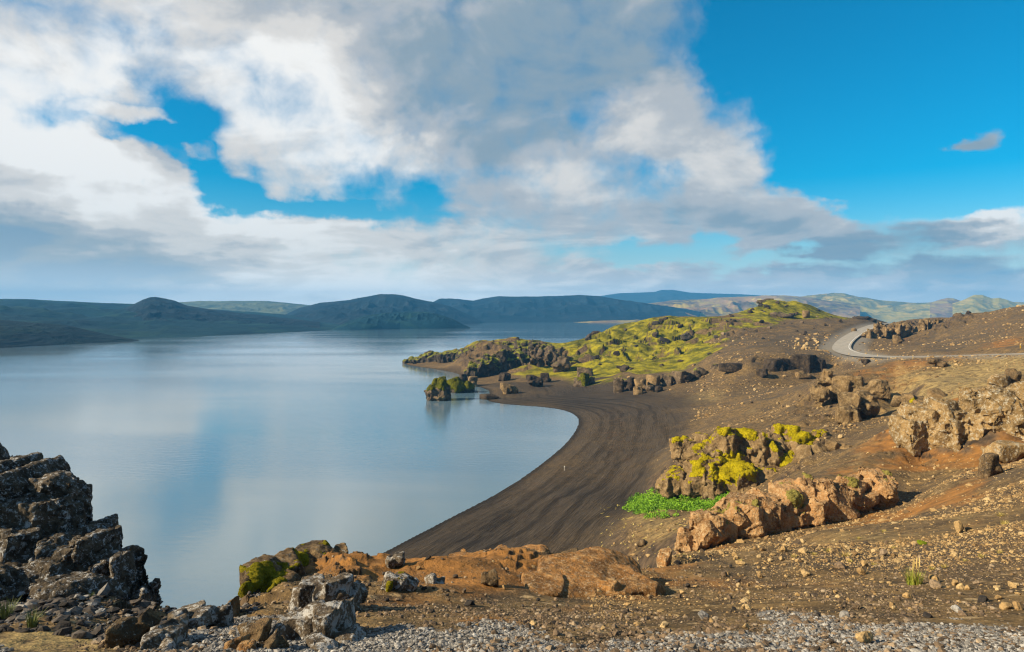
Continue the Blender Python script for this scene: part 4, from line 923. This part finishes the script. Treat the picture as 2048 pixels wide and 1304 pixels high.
def scatter(name, n, u_rng, y_rng, r_lo, r_hi, mat, keep, seed, power=2.2, n_ico=1, scale_y=False, flat=0.7):
    """many small stones in one mesh: loose gravel nobody could count"""
    r = np.random.default_rng(seed)
    u = r.uniform(*u_rng, n); y = np.exp(r.uniform(math.log(y_rng[0]), math.log(y_rng[1]), n)); t = (u - U0) / F
    k = keep(t, y, r.random(n)); t, y = t[k], y[k]
    z, s, rg, rd = gpos(t, y)
    k = (s > 1.0) & (rd > 5.0); t, y, z = t[k], y[k], z[k]; n = len(t)
    a = r.random(n); rad = r_lo * (1 - a * (1 - (r_lo / r_hi) ** (power))) ** (-1 / power)
    if scale_y: rad = rad * y
    tm = [lump(900 + i, n_ico, 9, 20.0, 0.0)[0] for i in range(8)]; f = ico(n_ico)[1]
    tm = np.array(tm); kind = r.integers(0, 8, n); V = tm[kind]
    sc = np.column_stack([r.uniform(0.75, 1.25, n), r.uniform(0.75, 1.25, n), r.uniform(0.5, 0.95, n) * flat / 0.7]) * rad[:, None]
    ang = r.uniform(0, 6.283, n); tl = r.normal(0, 0.4, n)
    V = V * sc[:, None, :]
    V = np.stack([V[..., 0], V[..., 1] * np.cos(tl)[:, None] - V[..., 2] * np.sin(tl)[:, None], V[..., 1] * np.sin(tl)[:, None] + V[..., 2] * np.cos(tl)[:, None]], -1)
    V = np.stack([V[..., 0] * np.cos(ang)[:, None] - V[..., 1] * np.sin(ang)[:, None], V[..., 0] * np.sin(ang)[:, None] + V[..., 1] * np.cos(ang)[:, None], V[..., 2]], -1)
    V = V + np.column_stack([t * y, y, z + sc[:, 2] * 0.15])[:, None, :]
    m = V.shape[1]
    Fc = (f[None] + (np.arange(n) * m)[:, None, None]).reshape(-1, 3)
    return tag(mesh_np(name, V.reshape(-1, 3), Fc, mat, smooth=False, attrs={'tint': ('FLOAT', np.repeat(np.clip(r.beta(1.7, 1.5, n), 0, 1), m))}), kind='stuff')
def cl(t, y, sc, seed): return fbm(np.column_stack([t * y, y]) / sc, 3, seed)
scatter('gravel', 60000, (-250, 2300), (3.6, 8.2), 0.010, 0.030, s_grey, lambda t, y, r: (mask_at(grey, t, y) > r * 0.9) , 1, 2.6)
scatter('rubble', 46000, (150, 2400), (4.2, 17.5), 0.008, 0.050, s_brown, lambda t, y, r: (sstep(cl(t, y, 1.2, 61), -0.55, 0.35) > r) & (mask_at(orange, t, y) * 0.45 < r), 2, 2.0)
scatter('scree', 74000, (1180, 2500), (8, 50), 0.0008, 0.0060, s_tan, lambda t, y, r: sstep(cl(t, y, 4.5, 62), -0.22, 0.45) + 0.07 > r, 3, 2.6, scale_y=True)
scatter('hillside_stones', 34000, (1150, 2300), (42, 330), 0.0007, 0.0036, s_tan, lambda t, y, r: (sstep(cl(t, y, 14, 63), -0.15, 0.6) > r) & (mask_at(beach, t, y) < 0.35) & (mask_at(moss, t, y) < 0.4), 4, 2.0, scale_y=True)
scatter('lava_rubble', 14000, (-300, 520), (5.4, 12.5), 0.012, 0.11, s_dark, lambda t, y, r: (sstep(cl(t, y, 1.2, 64), -0.8, 0.2) > r) & (mask_at(tan, t, y) < 0.75) & (mask_at(grey, t, y) < 0.7), 5, 1.7)

def stone_mesh(seed, mat, tint, n=3):
    v, f = lump(seed, n, 10, 24.0, 0.06)
    v = v + normals(v, f) * (0.10 * facet(v * 2.4 + seed, seed))[:, None]
    v = v * (1, 0.9, 0.72); v[:, 2] -= v[:, 2].min()
    o = mesh_np('stone', v, f, mat, attrs={'tint': ('FLOAT', np.full(len(v), tint))}, smooth=False)
    return o
tmpl = {}
for key, mat, ts_ in (('tan', s_tan, (0.45, 0.62, 0.75, 0.9, 0.55)), ('brown', s_brown, (0.2, 0.45, 0.65, 0.8)), ('dark', s_dark, (0.1, 0.25, 0.45)), ('grey', s_grey, (0.35, 0.55, 0.8)), ('moor', r_dark, (0.5, 0.5, 0.5, 0.5)), ('pale', s_tan, (0.8, 0.95, 0.9))):
    tmpl[key] = [stone_mesh(500 + len(key) * 7 + i, mat, tv) for i, tv in enumerate(ts_)]
for L_ in tmpl.values():
    for o in L_: COL.objects.unlink(o)
def stone(kind, i, u, v, w_px, label, group=None, seed=0, name='stone', tall=1.0, sink=0.18):
    p = hit(u, v); r = np.random.default_rng(seed + int(u * 7 + v))
    o = tmpl[kind][i % len(tmpl[kind])].copy(); o.name = name; COL.objects.link(o)
    s = w_px / 2 / F * p[1]
    o.scale = (s * r.uniform(0.9, 1.1), s * r.uniform(0.8, 1.2), s * tall * r.uniform(0.85, 1.2)); o.rotation_euler = (r.normal(0, 0.15), r.normal(0, 0.15), r.uniform(0, 6.28))
    o.location = (p[0], p[1] + s * 0.4, p[2] - sink * s)
    return tag(o, label, 'stone', group)
for (kd, u, v, w, tall, lab) in (
    ('grey', 1691, 1238, 18, 1.1, 'smooth round grey stone at the upper rim of the white gravel'), ('dark', 1637, 1234, 14, 1.0, 'round dark stone with a smaller pebble, by the rust soil'), ('dark', 1858, 1236, 16, 1.0, 'single black stone above the white gravel bank'),
    ('dark', 1968, 1205, 19, 1.0, 'round black stone among tan stones near the slope foot'), ('grey', 1917, 1226, 28, 0.8, 'flat pale grey slab leaning above the white gravel'), ('tan', 2014, 1219, 22, 1.1, 'angular orange tan block by the squarish one at the frame edge'),
    ('tan', 2040, 1220, 26, 1.1, 'squarish tan block at the picture edge beside the angular one'), ('tan', 1871, 1166, 24, 1.2, 'large pointed tan stone just beside the grass tuft'), ('brown', 1873, 1177, 22, 0.9, 'brown stone resting against the large pointed one by the tuft'),
    ('tan', 1921, 1066, 20, 1.6, 'upright wedge of tan stone on the bare dark slope'), ('tan', 1732, 1288, 34, 1.3, 'big pale boulder casting a shadow across the white gravel'), ('tan', 1731, 1134, 14, 1.2, 'upright tan stone alone on the smooth dark gravel'),
    ('brown', 1682, 1139, 20, 0.9, 'brown stone with a long dark shadow on the smooth gravel'), ('tan', 1725, 1151, 16, 1.3, 'tan triangular stone above the stony band'), ('tan', 1785, 1217, 18, 1.1, 'plump tan stone in the middle of the stony band'),
    ('tan', 1816, 1197, 17, 1.0, 'rusty tan stone with a white neighbour below the grass tuft'), ('grey', 1406, 1239, 22, 1.0, 'blocky grey stone standing out on the brown rubble'), ('pale', 1329, 1255, 17, 1.0, 'pale tan stone on the brown rubble by the flat orange one'),
    ('tan', 1276, 1252, 16, 0.6, 'flat orange stone on the brown rubble'), ('grey', 1170, 1163, 13, 1.0, 'grey pebble on the smooth rust mound, darker of two'), ('pale', 1188, 1161, 12, 0.9, 'pale pebble on the smooth rust mound, paler of two'),
    ('dark', 938, 1214, 18, 1.1, 'black angular stone with a yellowish moss patch behind it'), ('grey', 37, 1225, 26, 0.8, 'smooth blue grey stone between grass tufts under the lava outcrop'), ('dark', 273, 1231, 15, 0.9, 'dark round pebble behind the tip of the pointed ochre rock'),
    ('tan', 1482, 1130, 18, 0.7, 'flat cluster stone of reddish tan on the scree'), ('dark', 1376, 1176, 12, 1.0, 'lone dark stone on the scree near the rust mound')):
    stone(kd, int(u) % 5, u, v, w, lab, tall=tall)
def many(n, kinds, box, w_rng, label, group, seed, ok=None, **kw):
    r = np.random.default_rng(seed); k = 0; guard = 0
    while k < n and guard < n * 8:
        guard += 1
        u, v = r.uniform(box[0], box[2]), r.uniform(box[1], box[3])
        if ok is not None and not ok(u, v): continue
        w = w_rng[0] * (w_rng[1] / w_rng[0]) ** (r.random() ** 1.6)
        stone(kinds[k % len(kinds)], k // 2, u, v, w, label, group, seed + k, **kw); k += 1
many(95, ('tan', 'tan', 'brown', 'pale'), (1440, 1085, 2048, 1225), (6, 17), 'small angular tan or brown stone lying loose on the dark gravel slope', 'loose tan stones on the dark gravel slope', 1, lambda u, v: v > 1180 - (u - 1440) * 0.03 or v < 1120 or u < 1650)
many(80, ('brown', 'dark', 'tan'), (700, 1112, 1500, 1265), (6, 15), 'small rough brown or dark stone on the rusty rubble of the ledge', 'loose stones on the rusty ledge', 2)
many(45, ('dark', 'dark', 'grey'), (0, 1190, 320, 1262), (7, 20), 'dark lava stone in the shaded rubble below the jagged outcrop', 'lava stones below the jagged outcrop', 3)
many(26, ('pale', 'tan'), (1588, 676, 1640, 700), (4, 9), 'pale stone of the small heap on the bare slope left of the road bend', 'pale stones heaped near the road bend', 4)
many(30, ('moor', 'dark'), (1120, 640, 1420, 745), (8, 30), 'dark lava rock poking out of the yellow green moss of the hill', 'dark rocks poking out of the mossy hill', 5, None, name='rock', tall=0.8, sink=0.35)
many(22, ('moor', 'dark', 'brown'), (1430, 632, 1690, 680), (4, 12), 'small dark stone on the bare slope below the mossy knoll', 'stones below the mossy knoll', 6)
many(14, ('moor', 'dark'), (1500, 608, 1650, 632), (5, 12), 'dark rock breaking through the moss of the rounded knoll', 'rocks breaking through the knoll moss', 7, None, name='rock')
many(24, ('tan', 'pale', 'brown'), (1500, 780, 1800, 930), (5, 12), 'tan stone scattered on the hollow slope above the moss crag', 'stones on the slope above the moss crag', 8)

# ------------------------------------------------------------------ plants
def leaf_mat(name, a, b):
    m, q = new_mat(name); t = q.attr('tint')['Fac']
    finish(q, q.mix(t, a, b), 0.7, None, 0.3, **{'Subsurface Weight': 0.0})
    return m
m_leaf = leaf_mat('fresh_green_leaves', (0.06, 0.16, 0.008), (0.28, 0.52, 0.024))
m_blade = leaf_mat('grass_blades', (0.14, 0.20, 0.02), (0.42, 0.42, 0.07))
m_straw = leaf_mat('straw', (0.38, 0.27, 0.09), (0.55, 0.42, 0.17))
m_dull = leaf_mat('dull_grass', (0.07, 0.10, 0.03), (0.20, 0.23, 0.07))
m_dry = leaf_mat('dry_yellow_tufts', (0.28, 0.21, 0.05), (0.50, 0.40, 0.13))
def quads(c, d1, d2, tint):
    V = np.stack([c - d1, c + d2 * 0.5, c + d1, c - d2 * 0.5], 1); n = len(c)
    return V.reshape(-1, 3), np.arange(n * 4).reshape(n, 4), np.repeat(tint, 4)
def blades(n, rad, h, w, seed, lean=0.45):
    r = np.random.default_rng(seed); V, Fc, T = [], [], []
    a = r.uniform(0, 6.283, n); rr = rad * np.sqrt(r.random(n)) * 0.5
    for i in range(n):
        b = np.array([math.cos(a[i]) * rr[i], math.sin(a[i]) * rr[i], -0.02 * h]); o = np.array([math.cos(a[i] + r.normal(0, .5)), math.sin(a[i] + r.normal(0, .5)), 0])
        L = h * r.uniform(0.5, 1.0); ln = lean * r.uniform(0.2, 1.2); sd = np.array([-o[1], o[0], 0]) * w
        k = len(V)
        for s in (0, 0.5, 1.0):
            c = b + o * ln * L * s ** 1.6 + np.array([0, 0, L * (s - 0.25 * ln * s * s)])
            V += [c - sd * (1 - s * 0.9), c + sd * (1 - s * 0.9)]
        Fc += [(k, k + 1, k + 3, k + 2), (k + 2, k + 3, k + 5, k + 4)]; T += [r.random()] * 6
    return np.array(V), np.array(Fc), np.array(T)
# bright green plants at the foot of the moss crag
r = np.random.default_rng(9); C, T = [], []
cu = r.uniform(1248, 1458, 1300); cv = r.uniform(970, 1030, 1300)
prof = lambda u: (np.interp(u, [1248, 1275, 1320, 1390, 1455], [1002, 983, 974, 978, 966]), np.interp(u, [1248, 1275, 1330, 1400, 1452], [1008, 1022, 1028, 1016, 1000]))
lo, hi = prof(cu); jit = r.normal(0, 5, len(cu)); k = (cv > lo + 6 + jit) & (cv < hi + jit) & (fbm(np.column_stack([cu / 22, cv / 9]), 3, 3) > -0.22)
bases = [hit(a, b, 60, 130) for a, b in zip(cu[k], cv[k])]
for b in bases:
    s_ = (b[1] - 2.6) / b[1]; b[:2] *= s_; b[2] = ground(b[:1], b[1:2])[0][0]
for b in bases:
    n = 60; hh = r.uniform(0.4, 1.0); rr = r.uniform(0.35, 0.7)
    d = r.normal(size=(n, 3)); d /= np.linalg.norm(d, axis=1)[:, None]; d[:, 2] = np.abs(d[:, 2])
    C.append(b + d * np.array([rr, rr, hh]) * r.uniform(0.5, 1, (n, 1))); T.append(np.clip(r.normal(0.42, 0.30) + r.normal(0, 0.22, n), 0, 1))
C = np.vstack(C); T = np.concatenate(T); n = len(C)
d1 = r.normal(size=(n, 3)); d1 /= np.linalg.norm(d1, axis=1)[:, None]; d2 = np.cross(d1, r.normal(size=(n, 3))); d2 /= np.linalg.norm(d2, axis=1)[:, None]
V, Fc, T4 = quads(C, d1 * 0.09, d2 * 0.12, T)
b0 = np.median(C, 0); b0[2] = C[:, 2].min()
o = mesh_np('leafy_plants', V - b0, Fc, m_leaf, smooth=False, attrs={'tint': ('FLOAT', T4)}); o.location = b0
tag(o, 'spreading bed of bright green leafy plants at the foot of the moss crag', 'plants')
# tufts
def tuft(u, v, h_px, w_px, n, mat, label, seed, stalks=0, name='grass_tuft', lean=0.45, group=None):
    p = hit(u, v); s = p[1] / F
    root = bpy.data.objects.new(name, None); COL.objects.link(root); root.location = p
    tag(root, label, 'grass', group)
    V, Fc, T = blades(n, w_px * s * 0.5, h_px * s, max(0.004, 0.00045 * p[1]), seed, lean)
    mesh_np('blades', V, Fc, mat, parent=root, smooth=False, attrs={'tint': ('FLOAT', T)})
    rr = np.random.default_rng(seed)
    for i in range(stalks):
        H = h_px * s * rr.uniform(1.2, 1.75); x0 = rr.normal(0, w_px * s * 0.16); lx = rr.normal(0.04, 0.05) * H; w = 0.0005 * p[1]
        V = [(x0 - w, 0, 0), (x0 + w, 0, 0), (x0 + lx * .6 + w, 0, H * .62), (x0 + lx * .6 - w, 0, H * .62)]; Fs = [(0, 1, 2, 3)]
        ring = []
        for zz, ww in ((0.60, 0.6), (0.70, 2.4), (0.86, 2.0), (1.0, 0.5)):
            for a in range(4): V.append((x0 + lx * zz + math.cos(a * 1.571) * w * ww, math.sin(a * 1.571) * w * ww, H * zz))
        for q_ in range(3):
            for a in range(4): Fs.append((4 + q_ * 4 + a, 4 + q_ * 4 + (a + 1) % 4, 8 + q_ * 4 + (a + 1) % 4, 8 + q_ * 4 + a))
        mesh_np('seed_stalk', V, Fs, m_straw, parent=root, smooth=False, attrs={'tint': ('FLOAT', np.full(len(V), rr.random()))})
    return root
tuft(1829, 1170, 38, 56, 190, m_blade, 'yellow green grass tuft with straw seed stalks among the stones', 1, 5)
tuft(10, 1238, 44, 50, 120, m_dull, 'dull green grass clump at the foot of the lava outcrop, by the picture edge', 2)
tuft(64, 1258, 46, 34, 90, m_dull, 'drooping green grass clump below the smooth blue grey stone', 3)
tuft(30, 1192, 22, 30, 60, m_dull, 'short grass clump in a nook of the lava outcrop', 4)
tuft(182, 1196, 12, 18, 40, m_dull, 'tiny green grass clump on the dark rubble slope', 5)
for i, (u, v, w) in enumerate(((1768, 1062, 12), (1656, 1102, 16), (1691, 1110, 22), (1748, 1128, 13), (1864, 1137, 15), (1889, 1133, 14), (1963, 1113, 18), (1999, 1104, 12), (2001, 1030, 18), (2009, 1046, 20), (1541, 1066, 20), (1628, 1108, 12), (1588, 1112, 14), (1718, 1076, 10), (1786, 1094, 10), (1480, 1120, 10), (1700, 1122, 12), (1930, 1120, 10))):
    tuft(u, v + 3, w * 0.55, w * 1.3, 60, m_dry, 'low cushion of dry yellow grass on the dark gravel slope', 20 + i, 0, 'dry_tuft', 0.9, 'dry yellow cushions on the gravel slope')
p = hit(1843, 1090); vv, ff = lump(77, 4, 12, 6.0, 0.1); vv = vv * (0.10, 0.10, 0.065) * (p[1] / 14.0); vv = vv + normals(vv, ff) * (0.010 * fbm(vv * 60, 3, 4))[:, None]
o = mesh_np('moss_ball', vv, ff, moss_mat('bright_moss', (0.14, 0.19, 0.01), (0.26, 0.31, 0.02), 14.0)); o.location = p + (0, 0, 0.03); tag(o, 'small round cushion of bright green moss alone on the gravel slope', 'moss')
# dry grass sprinkled below the plants: nobody could count it
C, H = [], []
r = np.random.default_rng(31)
uu = r.uniform(1200, 1420, 2600); v2 = r.uniform(1000, 1125, 2600)
kk = fbm(np.column_stack([uu / 26, v2 / 12]), 3, 8) > 0.05
ys = np.exp(r.uniform(math.log(24), math.log(100), 2600))
t_ = (uu - U0) / F; zz, s_, _, _ = gpos(t_, ys); kk &= (s_ > 6)
B = np.column_stack([t_ * ys, ys, zz])[kk]; n = len(B)
V, Fc, T4 = quads(B + np.column_stack([np.zeros(n), np.zeros(n), 0.0006 * B[:, 1]]), np.column_stack([r.normal(0, .002, n), r.normal(0, .002, n), np.full(n, 0.0011)]) * B[:, 1:2], np.column_stack([r.normal(0, .0013, n), r.normal(0, .0013, n), r.normal(0, .0005, n)]) * B[:, 1:2], r.random(n))
tag(mesh_np('grass', V, Fc, m_dry, smooth=False, attrs={'tint': ('FLOAT', T4)}), kind='stuff')

# ------------------------------------------------------------------ marker posts
m_yel, q = new_mat('yellow_plastic'); finish(q, (0.62, 0.36, 0.012), 0.5)
m_refl, q = new_mat('white_reflector'); finish(q, (0.78, 0.77, 0.74), 0.35)
m_wood, q = new_mat('weathered_wood'); finish(q, (0.42, 0.38, 0.33), 0.85)
def prism(w0, d0, w1, d1, z0, z1, slant=0.0):
    V = [(-w0, -d0, z0), (w0, -d0, z0), (w0, d0, z0), (-w0, d0, z0), (-w1, -d1, z1 - slant), (w1, -d1, z1 - slant), (w1, d1, z1), (-w1, d1, z1)]
    return V, [(0, 3, 2, 1), (4, 5, 6, 7), (0, 1, 5, 4), (1, 2, 6, 5), (2, 3, 7, 6), (3, 0, 4, 7)]
mk = None
for (u, v, y, lab) in ((1856, 712, 196, 'yellow road marker post before the grassy mound, tallest to the eye'), (1826, 711, 209, 'yellow road marker post just behind the tallest looking one'), (1755, 710, 226, 'yellow road marker post on the straight after the bend'),
        (1698, 702, 246, 'yellow road marker post on the outer shoulder of the bend'), (1703, 687, 292, 'yellow road marker post half way up the inside of the bend'), (1741, 664, 345, 'yellow road marker post high on the inside of the bend by the cliff'), (2041, 705, 162, 'yellow road marker post where the road leaves the picture')):
    x = (u - U0) / F * y; z = float(ground(np.array([x]), np.array([float(y)]))[0][0])
    e = bpy.data.objects.new('marker_post', None); COL.objects.link(e); e.location = (x, y, z); tag(e, lab, 'marker post', 'yellow marker posts along the road')
    V, Fc = prism(0.11, 0.05, 0.10, 0.045, -0.3, 1.05, 0.06); mesh_np('post', V, Fc, m_yel, parent=e, smooth=False)
    V, Fc = prism(0.07, 0.012, 0.07, 0.012, 0.72, 0.92); ob = mesh_np('reflector', V, Fc, m_refl, parent=e, smooth=False); ob.location = (0, -0.062, 0)
p = hit(1129, 941, 80, 200)
e = bpy.data.objects.new('beach_stake', None); COL.objects.link(e); e.location = p; tag(e, 'short pale stake standing alone on the black beach', 'stake')
V, Fc = prism(0.09, 0.09, 0.08, 0.08, -0.2, 0.82, 0.05); mesh_np('stake', V, Fc, m_wood, parent=e, smooth=False)
V, Fc = prism(0.092, 0.092, 0.092, 0.092, 0.62, 0.78); mesh_np('painted_band', V, Fc, m_refl, parent=e, smooth=False)

# ------------------------------------------------------------------ haze
def haze():
    m, q = new_mat('blue_air')
    v = q.n('ShaderNodeVolumePrincipled')
    v.inputs['Color'].default_value = (0.10, 0.47, 1.0, 1); v.inputs['Density'].default_value = 0.000165
    o = q.n('ShaderNodeOutputMaterial'); q.t.links.new(v.outputs[0], o.inputs['Volume'])
    x, y0, y1, z0, z1 = 8900, -400, 7600, -46, 245
    V = [(-x, y0, z0), (x, y0, z0), (x, y1, z0), (-x, y1, z0), (-x, y0, z1), (x, y0, z1), (x, y1, z1), (-x, y1, z1)]
    Fc = [(0, 3, 2, 1), (4, 5, 6, 7), (0, 1, 5, 4), (1, 2, 6, 5), (2, 3, 7, 6), (3, 0, 4, 7)]
    tag(mesh_np('haze', V, Fc, m, smooth=False), kind='stuff')
haze()
